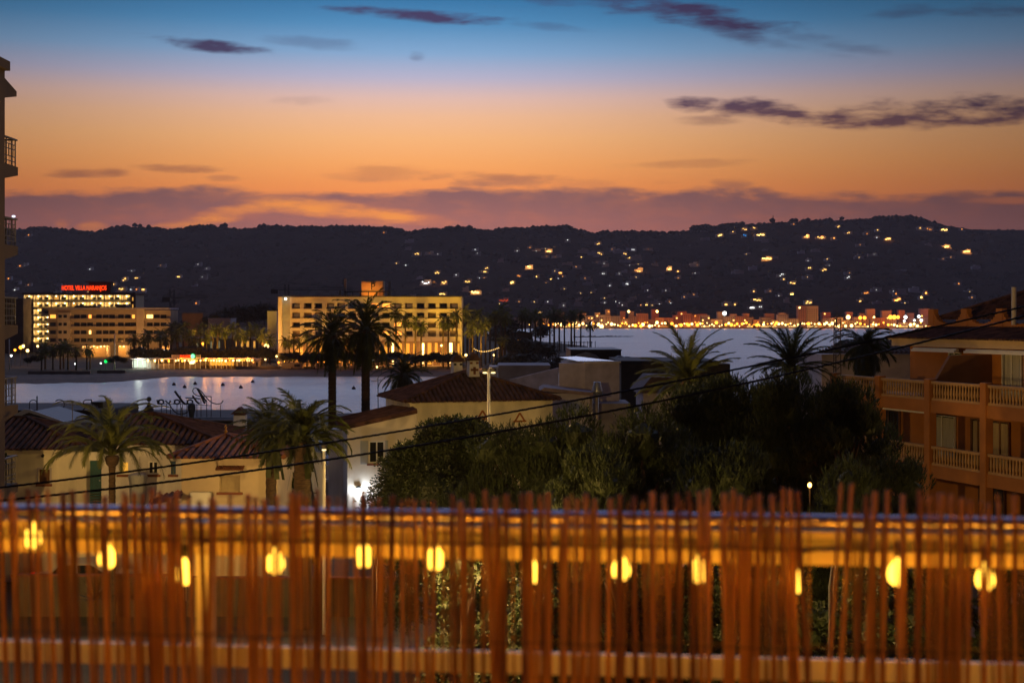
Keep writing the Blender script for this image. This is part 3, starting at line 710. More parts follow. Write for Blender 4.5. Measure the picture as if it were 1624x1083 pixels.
# the mirrored script sign on its frame
Ys = 97.0
sg = thing('script_sign', 'dark script lettering seen from behind on a post frame over the shore roof', 'sign', (X(300,97), 97, Z(663,97)))
def zz(a, b): return (200+a/7.382, 600+b/7.382)
def stroke(nm, strokes):
    mb = MB()
    for w, pts in strokes:
        pp = [zz(*p) for p in pts]; V = [P(a, b, Ys)-Vector(sg.location) for a, b in pp]
        mb.tube(V, w*1.35/F*Ys/2, 6)
    return mb.build(nm, dark, sg, True)
def A_(c, r, y=275): # mirrored round letter a
    return [(2.0, [(c+r*math.cos(k*.524), y+25*math.sin(k*.524)) for k in range(13)]), (1.8, [(c-r-2, y-24), (c-r+2, y+10), (c-r-12, y+24)])]
stroke('letter', [(1.1, [(1135,258),(1125,280),(1105,295),(1060,300),(1010,285),(965,250),(925,205),(885,155),(850,122),(815,110),(788,120),(780,148),(795,178),(830,200),(880,208),(940,210),(1000,212)]), (2.6, [(835,118),(862,165),(890,215),(905,260),(925,294)]), (1.8, [(838,118),(880,180),(940,270)])])
stroke('letter', [(2.3, [(778,200),(800,232),(825,270),(850,290),(862,292)]), (1.4, [(696,228),(740,228),(800,232),(868,238)])])
stroke('letter', A_(750, 32)); stroke('letter', [(2.8, [(572,148),(600,190),(635,235),(665,278),(690,298),(705,296)])])
stroke('letter', A_(598, 30)); stroke('letter', [(1.9, [(512,256),(520,272),(500,292),(480,280),(462,258)]), (1.4, [(500,292),(530,340),(565,385),(600,408),(640,418),(690,410),(725,390)])])
stroke('letter', A_(412, 30)); stroke('letter', [(1.8, [(365,252),(372,285),(390,298)])])
mb = MB()
for x, y0 in ((415,300),(475,300),(520,305),(597,300),(640,200),(660,300),(713,300),(830,300),(878,215),(945,250),(997,212),(1108,310)):
    a, b = zz(x, y0), zz(x, 470); mb.tube([P(a[0], a[1], Ys+.15)-Vector(sg.location), P(b[0], b[1], Ys+.15)-Vector(sg.location)], 1.05/F*Ys/2, 5)
for (x0, y0, x1, y1) in ((400,298,705,300),(700,300,1000,318),(880,214,998,212),(400,360,470,362)):
    a, b = zz(x0, y0), zz(x1, y1); mb.tube([P(a[0], a[1], Ys+.15)-Vector(sg.location), P(b[0], b[1], Ys+.15)-Vector(sg.location)], .8/F*Ys/2, 5)
mb.build('frame', dark, sg)
vt = MB(); q = P(304, 664, 90); vt.lathe([(.14,0),(.17,.3),(.25,.6),(.26,.8),(.2,.95),(.05,1.02)], q, 12)
tag(vt.build('rooftop_ventilator', mat('slate_blue_metal', (.06,.08,.10), .6, .2, 3), None, True), 'rounded blue-grey ventilator standing before the mirrored script sign', 'ventilator')
vt = MB(); q = P(236.5, 664, 88); vt.lathe([(.3,0),(.32,.3),(.3,.62),(.14,.8),(.09,.95),(.05,1.05)], q, 12); vt.ball((q.x, q.y, q.z+1.22), .16)
tag(vt.build('chimney_cowl', dark, None, True), 'dark ball-topped chimney cowl on the roof left of the mirrored script sign', 'chimney cowl')

# ================================================================ YELLOW HOUSE
hY = thing('tiled_house', 'pale yellow two-storey house with a pyramid tile roof and triangular vents', 'house', (-5.25, 70, GZ), rad(18)); 
zt = 10.2-GZ; LA, LB = 8.1, 5.9
mb = MB(); i_ = .3
mb.quad((i_,i_,0),(LA-i_,i_,0),(LA-i_,i_,zt-.02),(i_,i_,zt-.02)); mb.quad((LA-i_,i_,0),(LA-i_,LB-i_,0),(LA-i_,LB-i_,zt-.02),(LA-i_,i_,zt-.02)); mb.quad((i_,i_,0),(i_,i_,zt-.02),(i_,LB-i_,zt-.02),(i_,LB-i_,0)); mb.quad((i_,LB-i_,0),(i_,LB-i_,zt-.02),(LA-i_,LB-i_,zt-.02),(LA-i_,LB-i_,0))
mb.box(i_-.12, LA-i_+.12, i_-.12, LB-i_+.12, zt-.10, zt-.03)
mb.build('wall', cream_wall, hY)
ap = (LA/2, LB/2, 11.55-GZ)
hip_roof([(0,0,zt),(LA,0,zt),(LA,LB,zt),(0,LB,zt)], ap, None, tile, hY, sp=.26)
for px, py in ((707,665),(764,659),(824,664)):
    u = (px-650)/(878-650)*(LA-2*i_)+i_; z = Z(py+5, 71.6)-GZ; mb = MB(); w_ = .26
    for a, b in (((u-w_, z), (u, z+.42)), ((u, z+.42), (u+w_, z)), ((u-w_-.08, z), (u+w_+.08, z))): mb.tube([(a[0], i_-.03, a[1]), (b[0], i_-.03, b[1])], .045, 6)
    mb.build('triangular_vent', mat('rust_brick', (.32,.11,.03), .8, .3, 6), hY)
# chimneys on the yellow house
def chim(px, pyb, pyt, Y, w, tilt, m2, cross=False):
    q = P(px, pyb, Y); M = Matrix.Rotation(-rad(18), 4, 'Z') @ Matrix.Translation(-Vector(hY.location))
    h = Z(pyt, Y)-q.z; mb = MB(); mb.lathe([(w*.78, 0), (w*.66, h*.72), (w*.66, h)], (0,0,0), 4); 
    mb.v = [tuple(M @ (Matrix.Rotation(rad(18+45), 3, 'Z') @ Vector(v)+q)) for v in mb.v]; o = mb.build('chimney', white_wall, hY)
    mb = MB()
    for a in (-.32, .32): mb.box(a*w-w*.13, a*w+w*.13, -w*.5-.02, -w*.5+.02, h*.80, h*.93)
    if cross: mb.box(-.06, .06, -w*.62, -w*.55, h*.15, h*.62); mb.box(-.2, .2, -w*.62, -w*.56, h*.36, h*.5)
    mb.v = [tuple(M @ (Matrix.Rotation(rad(18), 3, 'Z') @ Vector(v)+q)) for v in mb.v]; mb.build('vent_hole', tile_red if cross else dark, o)
    mb = MB(); mb.lathe([(w*.85, h+.003), (w*.9, h+.08), (w*.5, h+.3), (.04, h+.42)], (0,0,0), 4); mb.v = [tuple(M @ (Matrix.Rotation(rad(18+45), 3, 'Z') @ Vector(v)+q)) for v in mb.v]; mb.build('cap', tile, o)
chim(724.5, 600, 574, 75.5, .5, 0, None); chim(750, 597, 572, 73.6, .52, 0, None, True)

hW = thing('house_wing', 'cream wing with a sloping roof, open shuttered window and glaring door lamp', 'house', (X(551,68), 68, GZ), rad(10)); L = Vector(hW.location)
# local: front wall y=0 from x=0 (corner at 551) to x=W
Wd = 3.35; zl = Z(679,68)-GZ; zr = Z(655,68.6)-GZ
def wl(px): return (px-551)/F*68*1.03
mb = MB(); wx = (wl(584), wl(608.5), Z(735,68)-GZ, Z(700,68)-GZ); dx_ = (wl(572), wl(590), 0.02, Z(786,68)-GZ)
wall_with_holes(mb, 0, Wd, 0, zl-.3, 0, [wx, dx_]); mb.quad((0,0,zl-.3),(Wd,0,zl-.3),(Wd,0,zr),(0,0,zl))
mb.v = [v for v in mb.v]; mb.quad((0,0,0),(0,0,zl),(0,5.6,zl),(0,5.6,0)); mb.quad((0,5.6,0),(0,5.6,zl),(Wd,5.6,zr),(Wd,5.6,0)); mb.quad((Wd,0,0),(Wd,5.6,0),(Wd,5.6,zr),(Wd,0,zr))
mb.build('wall', mat('warm_white_plaster', (.74,.66,.54), .9, .12, 1.2, .12), hW)
mb = MB(); mb.prism([(0-.3, zl-.1), (Wd, zr-.003), (Wd, zr+.14), (-.3, zl+.05)], 1, -.12, 5.8); 
rw = mb.build('roof', tile, hW)
mb = MB(); 
for k in range(26):
    y = -.1+k*.226; mb.tube([(-.36, y, zl+.04), (Wd-.02, y, zr+.15)], .075, 6)
mb.build('roof_tiles', tile, rw)
w = window(hW, *wx, 0, glass, white_paint, 1)
for a, b in ((wl(571), wl(583)), (wl(609.5), wl(613.5))):
    mb = MB(); mb.box(a, b, -.06, -.01, wx[2]-.03, wx[3]+.03)
    for k in range(12): z = wx[2]+(wx[3]-wx[2])*(k+.5)/12; mb.box(a+.04, b-.04, -.075, -.061, z-.02, z+.02)
    mb.build('shutter', grey_sh, hW)
MB().box(dx_[0]+.003, dx_[1]-.003, .12, .16, .02, dx_[3]-.003).build('door', white_paint, hW)
q = Vector((wl(568), -.12, Z(776,68)-GZ)); mb = MB(); mb.ball((q.x, -.14, q.z), .11, 10, 6); lp = mb.build('wall_lamp', emit('white_wall_lamp', (240, 248, 255), 16), hW, True)
mb = MB(); mb.lathe([(.13,.09),(.10,.15),(.03,.19)], (q.x, -.14, q.z), 10); mb.box(q.x-.03, q.x+.03, -.14, -.003, q.z+.13, q.z+.17); mb.build('bracket', dark, lp)
l_o = light('lamp_light', (q.x+.04, -.32, q.z-.05), (225, 238, 255), 60, .09, hW)

# balcony of the wing's neighbour and the white flag
nb = thing('white_house', 'narrow rose-white house end with a small balcony behind the feather flag', 'house', (X(508,72), 72, GZ)); L = Vector(nb.location)
MB().box(lx(521,72), lx(547,72), 0, 5, 0, lz(683,72)).build('wall', white_wall, nb)
mb = MB(); mb.box(lx(480,72), lx(521,72)-.003, 1.6, 5, 0, lz(745,72)); mb.build('lower_wall', mauve_wall, nb)
mb = MB(); mb.box(lx(480,72), lx(521,72)-.003, 0, 1.597, lz(760,72)-.12, lz(760,72)); sl = mb.build('balcony', white_wall, nb)
mb = MB(); mb.box(lx(480,72), lx(520.5,72), .02, .08, lz(738,72)-.06, lz(738,72)); mb.box(lx(480,72), lx(520.5,72), .02, .08, lz(757,72)-.05, lz(757,72))
for k in range(12): x = lx(480.5,72)+k*.112; mb.lathe([(.03,0),(.05,.2),(.02,.4),(.05,.52)], (x, .05, lz(757,72)), 6)
mb.build('balustrade', white_wall, sl)
MB().box(lx(482,72), lx(500,72), .9, 1.0, 0, lz(770,72)).build('gate', mat('dark_gate', (.05,.05,.06), .7), nb)
fl = thing('feather_flag', 'tall white feather flag leaning beside the thin lit pole', 'flag', (X(514,63), 63, GZ)); L = Vector(fl.location)
mb = MB(); pa = [(494,716),(494,750),(497,775),(503,800),(511,830)]; pb2 = [(511,718),(512,750),(514,775),(518,800),(521,830)]; vs = []
for (a, b), (c, d) in zip(pa, pb2):
    for k in range(6):
        x = a+(c-a)*k/5; y = b+(d-b)*k/5; q = P(x, y, 63)-L; vs.append((q.x, .08*math.sin(k*1.5+y*.05), q.z))
mb.add(vs, [(j*6+i, j*6+i+1, j*6+i+7, j*6+i+6) for j in range(4) for i in range(5)]); mb.add([(x, y+.012, z) for x, y, z in vs], [(j*6+i, j*6+i+6, j*6+i+7, j*6+i+1) for j in range(4) for i in range(5)])
mb.build('cloth', mat('white_flag_cloth', (.6,.6,.66), .8, .08, 2, translucent=.3), fl, True)
mb = MB(); mb.tube([P(494,716,63)-L, P(493.6,750,63)-L, P(496.5,775,63)-L, P(502.5,800,63)-L, P(511,830,63)-L, (0, 0, 0)], .025, 6); mb.build('pole', steel, fl)
cn = thing('blue_canopy', 'pale blue sloping canopy sheet behind the double palm trunk', 'canopy', P(478, 712, 80)); 
mb = MB(); a, b, c, d = [P(px, py, Y)-cn.location for px, py, Y in ((452,727,78),(522,738,78),(524,688,86),(500,690,86))]
mb.quad(a, b, c, d); mb.add([(v.x, v.y, v.z-.06) for v in (a, b, c, d)], [(3,2,1,0)]); mb.build('sheet', mat('blue_tarpaulin', (.25,.33,.46), .6, .2, 1), cn)
mb = MB()
for v in (a, b): mb.tube([v, (v.x, v.y, GZ-cn.location.z)], .04, 6)
mb.build('post', iron, cn)

# ================================================================ BLOCKS BEHIND
def block(nm, label, cat, px0, px1, pyt, Y, depth, m, pyb=None, rz=0, par=.12, top=None):
    t_ = thing(nm, label, cat, (X(px0,Y), Y, (GZ if pyb is None else Z(pyb,Y))), rz)
    w_ = (px1-px0)/F*Y; h = Z(pyt,Y)-t_.location.z
    MB().box(0, w_, 0, depth, 0, h).build('wall', m, t_)
    mb = MB(); mb.box(-.06, w_+.06, -.06, depth+.06, h+.003, h+par); mb.build('roof', top or m, t_)
    return t_
block('white_outbuilding', 'lavender white flat building behind the yellow house roof, right of its chimneys', 'building', 790, 872, 582, 100, 6, grey_wall)
block('white_outbuilding', 'small pale cube with a sloping canopy just behind the tall lit lamp post', 'building', 777, 789, 584, 99, 3, white_wall)
mb = MB(); mb.prism([(X(808,92), Z(602,92)), (X(886,92), Z(583,92)), (X(886,92), GZ), (X(808,92), GZ)], 1, 92, 92.3); tag(mb.build('sloping_wall', mauve_wall), 'grey-rose garden wall stepping up to the right behind the yellow house', 'wall')
wb = thing('rooftop_block', 'rose-grey cube stair house with a shiny metal sheet on its top', 'building', (X(928,84), 84, GZ), rad(22)); L = Vector(wb.location)
hh = Z(576,84)-GZ
mb = MB(); mb.box(0, 2.25, 0, 3.3, 0, hh); mb.build('wall', mauve_wall, wb)
MB().box(-.07, 2.32, -.07, 3.4, hh+.003, hh+.09).build('coping', white_wall, wb)
# left face is the same cube's short return, coloured paler as its lit side
wb2 = MB(); wb2.add([(0,0,0),(0,0,hh),(-1.3,.9,hh),(-1.3,.9,0),(0,3.3,hh),(0,3.3,0)], [(0,1,2,3),(2,1,4),(3,2,4,5)]); wb2.build('return_wall', mat('lit_rose_plaster', (.70,.62,.64), .9, .2, 2, .1), wb)
mb = MB(); mb.add([(-.3,.4,hh+.12),(2.0,.2,hh+.12),(.9,3.2,hh+.32),(-.5,2.6,hh+.3)], [(0,1,2,3)]); mb.add([(-.3,.4,hh+.1),(2.0,.2,hh+.1),(.9,3.2,hh+.3),(-.5,2.6,hh+.28)], [(3,2,1,0)])
mb.build('roof_sheet', mat('bright_sheet_metal', (.75,.8,.85), .25, .1, 1, metal=.9), wb)
lo = thing('low_house', 'low rose-grey house with a ledge roof below the cube stair house', 'house', (X(868,82), 82, GZ)); L = Vector(lo.location)
mb = MB(); mb.box(lx(862,82), lx(934,82), -1.2, 2, 0, lz(622,82)); mb.build('wall', mauve_wall, lo)
mb = MB(); mb.prism([(lx(855,82), lz(617,82)), (lx(938,82), lz(625,82)), (lx(938,82), lz(620,82)), (lx(862,82), lz(612,82))], 1, -1.8, 2.2); mb.build('roof', mat('rose_tiles', (.36,.26,.24), .9, .3, 3, .2), lo)
MB().box(lx(934,82)+.003, lx(1000,82), .2, 4, 0, lz(640,82)).build('annex', grey_wall, lo)
mb = MB(); c = P(914, 649, 80.5)-L; mb.lathe([(.02,-.1),(.25,-.06),(.42,.04),(.46,.1),(.44,.1),(.25,-.03),(.02,-.07)], (0,0,0), 18); mb.v = [tuple(Matrix.Rotation(rad(72), 3, 'X') @ Vector(v)+c) for v in mb.v]
o = mb.build('satellite_dish', mat('dish_grey', (.42,.46,.52), .6, .1, 2), None, True); o.location = L; tag(o, 'round grey satellite dish on the low wall beside the twin flue pipes', 'satellite dish')
du = thing('flue_pipes', 'twin pale flue pipes with a conical blue-grey cowl, before the cube stair house', 'flue', P(944, 665, 81)); L = Vector(du.location)
mb = MB()
for a in (937.5, 946.5): mb.tube([(lx(a,81), 0, -1.5), (lx(a,81), 0, Z(625,81)-L.z)], .11, 10)
mb.build('pipe', mat('pale_pipe', (.55,.48,.40), .4, .2, 3, metal=.5), du, True)
mb = MB(); mb.lathe([(.33,0),(.32,.22),(.2,.66),(.19,.70)], (lx(947,81), .0, Z(625,81)-L.z), 14); mb.build('cowl', steel, du, True)
dk = thing('flat_roofed_building', 'wide dark flat-roofed building behind the shining palm', 'building', (X(985,96), 96, GZ)); L = Vector(dk.location)
mb = MB(); mb.box(0, lx(1158,96), 0, 9, 0, lz(577,96)); mb.build('wall', mat('dark_olive_render', (.085,.07,.05), .9, .3, 1), dk)
mb = MB(); mb.box(-.2, lx(1140,96), -.3, 9.2, lz(577,96)+.003, lz(572,96)); mb.build('parapet', darkroof, dk)
dk2 = thing('mauve_roofed_house', 'low house with a mauve shaded roof under the shining palm', 'house', (X(1010,86), 86, GZ)); L = Vector(dk2.location)
mb = MB(); mb.box(lx(1020,86), lx(1090,86), 0, 5, 0, lz(623,86)); mb.build('wall', mauve_wall, dk2)
mb = MB(); mb.prism([(lx(1010,86), lz(623,86)+.003), (lx(1100,86), lz(623,86)+.003), (lx(1078,86), lz(598,86)), (lx(1032,86), lz(597,86))], 1, -.4, 5.3); mb.build('roof', mat('mauve_tiles', (.12,.08,.085), .9, .3, 3, .2), dk2)
db = block('dark_building', 'dark seaside building with rounded grey roof left of the roof fans', 'building', 905, 985, 556, 150, 12, dark, None)
mb = MB(); w_ = 80/F*150; mb.prism([(0.1, 0), (w_*.6, 0), (w_*.5, .5), (w_*.3, .8), (w_*.12, .5)], 1, -.5, 6); o = mb.build('curved_roof', grey_sh, db); o.location = (0, 0, Z(570,150)-GZ); 
for i, (px, py, r) in enumerate(((983, 573, .5), (995, 574, .42), (1007, 577, .36))):
    t_ = thing('roof_fan', ['tallest mushroom-shaped roof fan on the dark flat roof', 'middle mushroom-shaped roof fan on the dark flat roof', 'lowest roof fan, nearest the shining palm'][i], 'roof fan', P(px, py+6, 120))
    MB().lathe([(r*.5,0),(r*.5,.35)], seg=10).build('duct', iron, t_, True); MB().lathe([(r*.5,.353),(r*1.15,.45),(r*1.1,.62),(r*.4,.8)], seg=12).build('hood', iron, t_, True)
hR = thing('white_house', 'pale house with a low brown roof behind the lattice mast', 'house', (X(1300,92), 92, GZ)); L = Vector(hR.location)
mb = MB(); mb.box(lx(1303,92), lx(1500,92), 0, 8, 0, lz(562,92)); mb.build('wall', mat('rose_white', (.62,.52,.50), .9, .15, 1.5, .1), hR)
o = MB(); roof_plane(o, (lx(1296,92), -.4, lz(559,92)), (lx(1510,92), -.4, lz(559,92)), (lx(1340,96), 4, lz(540,96)), (lx(1510,96), 4, lz(540,96)), .3, .1); o.build('roof', tile, hR)

# lattice mast
ms_ = MB(); Ym = 78; b0 = P(1327, 640, Ym); hm = Z(487,Ym)-b0.z
for i, (a, c) in enumerate(((-.22,-.13),(.22,-.13),(0,.25))): ms_.tube([(b0.x+a, b0.y+c, b0.z), (b0.x+a*.75, b0.y+c*.75, b0.z+hm*.88)], .03, 5)
k = 0
while k*.35 < hm*.88:
    z = b0.z+k*.35; sc_ = 1-.25*(k*.35/hm/.88); pts = [(b0.x+a*sc_, b0.y+c*sc_, z+(0 if (k+i) % 2 else .35)) for i, (a, c) in enumerate(((-.22,-.13),(.22,-.13),(0,.25),(-.22,-.13)))]
    ms_.tube(pts, .016, 4); k += 1
ms_.tube([(b0.x, b0.y, b0.z+hm*.8), (b0.x, b0.y, b0.z+hm)], .02, 5)
tag(ms_.build('antenna_mast', iron), 'thin dark lattice antenna mast between two palms on the right', 'mast')
tv = MB(); q = P(600, 690, 80); tv.tube([q, P(599.5, 600, 80)], .025, 6)
for k in range(6): tv.tube([P(590+k*3.2, 606-.3*k, 79.6+.1*k), P(590+k*3.2, 602-.3*k, 79.6+.1*k)], .012, 4)
tv.tube([P(589, 604.6, 80), P(607, 602.7, 80)], .014, 4); tag(tv.build('tv_antenna', dark), 'thin television antenna on a pole left of the yellow house', 'antenna')

# ================================================================ RIGHT APARTMENTS
ang = math.atan2(-.944, .33)
rb = thing('balcony_apartments', 'ochre apartment building with cast balustrades on every floor, at the right', 'apartment building', (18.7, 64, GZ), ang)
B = 3.92; K = [-2, -1, 0, 1, 2, 3]; tops = [11.5-GZ, 8.6-GZ, 5.7-GZ, 2.8-GZ]
inv = rb
mb = MB(); mb.box(-2*B-3.5, 4*B, 2.2, 14, 0, tops[0]-.98); mb.build('wall', ochre, rb)
mb = MB()
for zt in tops[:3]: mb.box(-2*B-.15, 3*B+.15, .003, 2.197, zt-1.42, zt-.87)
mb.build('floor_slab', ochre, rb)
for k in K: MB().bbox(k*B-.2, k*B+.2, -.06, .34, 0, tops[0]+.08, .02).build('pillar', ochre, rb)
balm = MB(); bl = B-.46
balm.box(0, bl, -.10, .12, .74, .86); balm.box(0, bl, -.07, .09, -.0, .1)
nb_ = 17
for k in range(nb_): balm.lathe([(.05,.1),(.05,.14),(.03,.19),(.062,.34),(.045,.5),(.028,.62),(.05,.68),(.05,.74)], ((k+.5)*bl/nb_, 0, 0), 8)
b0_ = None
for zt in tops[:3]:
    for k in K[:-1]:
        if b0_ is None: b0_ = balm.build('balustrade', ochre_trim, rb); o = b0_
        else: o = b0_.copy(); C.objects.link(o); o.parent = rb
        o.location = (k*B+.23, .12, zt-.868)
curt = mat('pale_curtain', (.55,.52,.46), .8, .25, 3, translucent=.2, stretch=(6,6,.3)); curt_d = mat('tan_curtain', (.36,.27,.16), .8, .25, 3, stretch=(6,6,.3))
def rwin(xa, xb, za, zb, y, m):
    o = MB().box(xa, xb, y-.05, y-.003, za, zb).build('window', glass, rb)
    cm = MB(); n = 16; vs = []
    for k in range(n+1):
        for z in (za+.05, zb-.05): vs.append((xa+.06+(xb-xa-.12)*k/n, y-.09+.02*math.cos(k*2.2), z))
    cm.add(vs, [(2*k, 2*k+2, 2*k+3, 2*k+1) for k in range(n)]); cm.build('curtain', m, o, True)
    fr = MB(); fr.box(xa-.05, xa, y-.14, y-.05, za, zb+.05); fr.box(xb, xb+.05, y-.14, y-.05, za, zb+.05); fr.box(xa, xb, y-.14, y-.05, zb, zb+.05); fr.box((xa+xb)/2-.03, (xa+xb)/2+.03, y-.14, y-.10, za, zb); fr.build('frame', white_paint if m is curt else brown_sh, o)
z2 = tops[1]-.86
rwin(-B+1.2, -.9, z2, z2+2.0, 2.2, curt); rwin(.35, 1.3, z2, z2+2.0, 2.2, curt_d); rwin(1.75, 2.9, z2, z2+2.0, 2.2, curt_d); rwin(B+1.2, B+2.9, z2, z2+2, 2.2, curt_d); rwin(2*B+.8, 2*B+2.5, z2, z2+2, 2.2, curt)
rwin(-2*B+.8, -2*B+2.6, z2, z2+2, 2.2, glass)
for k in (0, 1, 2): rwin(k*B+.9, k*B+2.6, tops[2]-.86, tops[2]+1.1, 2.2, glass)
mb = MB(); mb.box(-B+.25, -.25, .1, .3, tops[0]-1.50, tops[0]-1.423); mb.build('awning_box', white_paint, rb)
# penthouse
ps_y = 3.4; zf = tops[0]-.85; ze = 13.36-GZ
mb = MB(); mb.box(-6.2, 4*B, ps_y, 12, zf+.003, ze-.14); mb.build('penthouse_wall', ochre, rb)
mb = MB(); mb.box(-6.75, 4*B, ps_y-.7, ps_y+.2, ze-.42, ze-.12); mb.box(-6.85, 4*B, ps_y-.85, ps_y+.1, ze-.12, ze-.003); mb.build('cornice', mat('cream_cornice', (.62,.46,.30), .8, .12, 2), rb)
o = MB(); roof_plane(o, (-6.9, ps_y-.9, ze), (4*B, ps_y-.9, ze), (-5.9, 4.35, 13.85-GZ), (4*B, 4.35, 13.85-GZ), .21, .08); o.build('roof', tile, rb)
pz = 13.87-GZ; pt = 14.72-GZ; mb = MB(); x = -5.8; sp = 2.6
mb.box(x-.0, x+5*sp, 4.36, 4.6, pz-.1, pz+.06)
for k in range(5):
    x0 = x+k*sp; pts = [(x0, pz+.06), (x0+sp, pz+.06), (x0+sp, pt)]+[(x0+sp/2+ (sp/2-.22)*math.cos(th), pt-.68*math.sin(th)) for th in np.linspace(0, math.pi, 15)]+[(x0, pt)]
    for q in range(3, len(pts)-2):
        a, b = pts[q], pts[q+1]; mb.box(min(a[0],b[0]), max(a[0],b[0]), 4.363, 4.597, pz+.05, (a[1]+b[1])/2)
    mb.box(x0-.22, x0+.22, 4.34, 4.62, pz+.063, pt+.04)
mb.build('scalloped_parapet', ochre, rb)
a0, a1, zz0 = -5.7, 3.2, 14.55-GZ
hip_roof([(a0, 4.7, 14.3-GZ), (a1, 4.7, 14.3-GZ), (a1, 11, 14.3-GZ), (a0, 11, 14.3-GZ)], (-2.2, 7.8, 15.75-GZ), (-.9, 7.8, 15.75-GZ), tile, rb, sp=.3)
hip_roof([(1.0, 4.8, 14.4-GZ), (9.5, 4.8, 14.4-GZ), (9.5, 10, 14.4-GZ), (1.0, 10, 14.4-GZ)], (3.6, 7.0, 16.3-GZ), (6.0, 7.0, 16.3-GZ), mat('rusty_tile', (.28,.10,.035), .85, .4, 2, .3), rb, sp=.3)
mb = MB(); mb.tube([(.62, 4.2, 14.0-GZ), (.62, 4.2, 15.72-GZ)], .11, 12); mb.build('flue', mat('pale_flue', (.5,.45,.42), .5, .1, 3), rb)
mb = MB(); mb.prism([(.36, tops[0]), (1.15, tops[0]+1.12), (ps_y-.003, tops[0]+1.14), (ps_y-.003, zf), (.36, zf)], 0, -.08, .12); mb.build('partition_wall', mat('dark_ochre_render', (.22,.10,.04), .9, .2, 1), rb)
for xa, xb in ((-5.0, -1.6), (-.9, 4.5)):
    mb = MB(); mb.tube([(xa, ps_y-.62, ze-.55), (xb, ps_y-.62, ze-.55)], .085, 10); mb.box(xa, xb, ps_y-.8, ps_y-.71, ze-.66, ze-.56); mb.build('rolled_awning', white_paint, rb)
rwin(-2.9, -2.1, zf+.01, zf+2.0, ps_y, curt); rwin(1.0, 2.2, zf+.01, zf+2.1, ps_y, curt); rwin(2.5, 3.7, zf+.01, zf+2.1, ps_y, curt)
MB().box(-2*B-3, 3*B, -.0, 2.1, .05, .2).build('base_slab', ochre, rb)

# ================================================================ PALMS
def palm_crown(nf, L, amin, amax, droop, nl, ll, lw, rw, rng, hang=0, thick=.03, ex=1.4):
    """fronds from steep to hanging, leaflets in two rows on each rib"""
    mb = MB()
    for i in range(nf):
        f = (i+.5)/nf; az = i*2.39996+rng.uniform(-.2, .2); el = amax-(amax-amin)*f**.9+rng.uniform(-.12, .12); Lf = L*rng.uniform(.82, 1.08)*(1-.12*f)
        dr = droop*rng.uniform(.75, 1.25); steps = 12; p = Vector((0,0,0)); h = Vector((math.cos(az), math.sin(az), 0)); side = Vector((-math.sin(az), math.cos(az), 0)); pts = []; ds = []
        for k in range(steps+1):
            s_ = k/steps; e = el-dr*s_**ex; e = max(e, -1.45); d = h*math.cos(e)+Vector((0,0,1))*math.sin(e); pts.append(p.copy()); ds.append(d); p = p+d*(Lf/steps)
        mb.tube(pts, [thick*(1-.85*k/steps) for k in range(steps+1)], 4, False)
        for j in range(nl):
            s_ = .14+.86*(j+.5)/nl; k = min(int(s_*steps), steps-1); fr = s_*steps-k; q = pts[k].lerp(pts[k+1], fr); d = ds[k].lerp(ds[k+1], fr).normalized(); up = side.cross(d)
            if up.z < 0 and el > 0: up = -up
            ln = ll*(math.sin(math.pi*min(.97, s_*.85+.12))**.6)*rng.uniform(.85, 1.1)
            for sg_ in (-1, 1):
                dirn = (side*sg_*.55+d*.85+up*rng.uniform(-.05, .30)-Vector((0,0,rng.uniform(.05,.28)))).normalized()
                wv = (d*.9+up*.3*sg_).normalized()*lw*1.5; tip = q+dirn*ln-Vector((0,0,.10*ln))
                mb.quad(q-wv*.5, q+wv*.5, tip+wv*.12, tip-wv*.12)
    for i in range(hang):
        az = rng.uniform(0, 6.28); h = Vector((math.cos(az), math.sin(az), 0)); a = h*rw*.8; l = rng.uniform(.8, 1.8)
        b = a+h*.35-Vector((0,0,l)); sd = Vector((-h.y, h.x, 0))*.10
        mb.quad(a-sd, a+sd, b+sd, b-sd)
    return mb
def trunk(h, r0, r1, rings, bulge=0, seg=12, bend=0):
    mb = MB(); pts = []; rs = []
    n = int(rings)
    for k in range(n+1):
        f = k/n; rr_ = r0+(r1-r0)*f
        if bulge and f > .93: rr_ += bulge*math.sin((f-.93)/.07*math.pi*.75)
        rs.append(rr_*(1.06 if k % 2 else .97)); pts.append((bend*math.sin(f*math.pi*.5), 0, -h+h*f))
    mb.tube(pts, rs, seg); return mb
def palm(px, pyc, Y, crown_mb, ht, r0, r1, label, fm=frond, bulge=0, rings=60, bend=0, gz=GZ):
    q = P(px, pyc, Y); t_ = thing('palm_tree', label, 'palm tree', (q.x-bend, q.y, gz))
    h = q.z-gz if ht is None else ht
    tb = trunk(h, r0, r1, rings, bulge, bend=bend); o = tb.build('trunk', bark, t_, True); o.location = (0, 0, h)
    c = crown_mb.build('crown', fm, t_); c.location = (bend, 0, h)
    return t_
r1_ = random.Random(3)
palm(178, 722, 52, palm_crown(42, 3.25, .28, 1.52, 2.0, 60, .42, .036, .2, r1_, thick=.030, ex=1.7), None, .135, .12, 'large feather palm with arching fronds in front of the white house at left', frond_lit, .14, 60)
palm(480, 700, 51, palm_crown(58, 2.35, .0, 1.5, 1.75, 44, .44, .040, .25, r1_, 8, ex=1.6), None, .34, .30, 'left head of the bushy double palm beside the tan house', frond, .1, 40)
palm(430, 688, 54, palm_crown(46, 1.9, -.2, 1.5, 1.3, 32, .40, .038, .25, r1_, 8, ex=1.5), None, .2, .2, 'smaller bushy palm leaning behind the double palm, against the water', frond, 0, 40)
palm(527, 533, 90, palm_crown(52, 2.9, -1.1, 1.5, 1.35, 26, .55, .055, .3, r1_, 36, .04), None, .27, .24, 'left one of the two tall dark palms in front of the long hotel', frond, .08, 70)
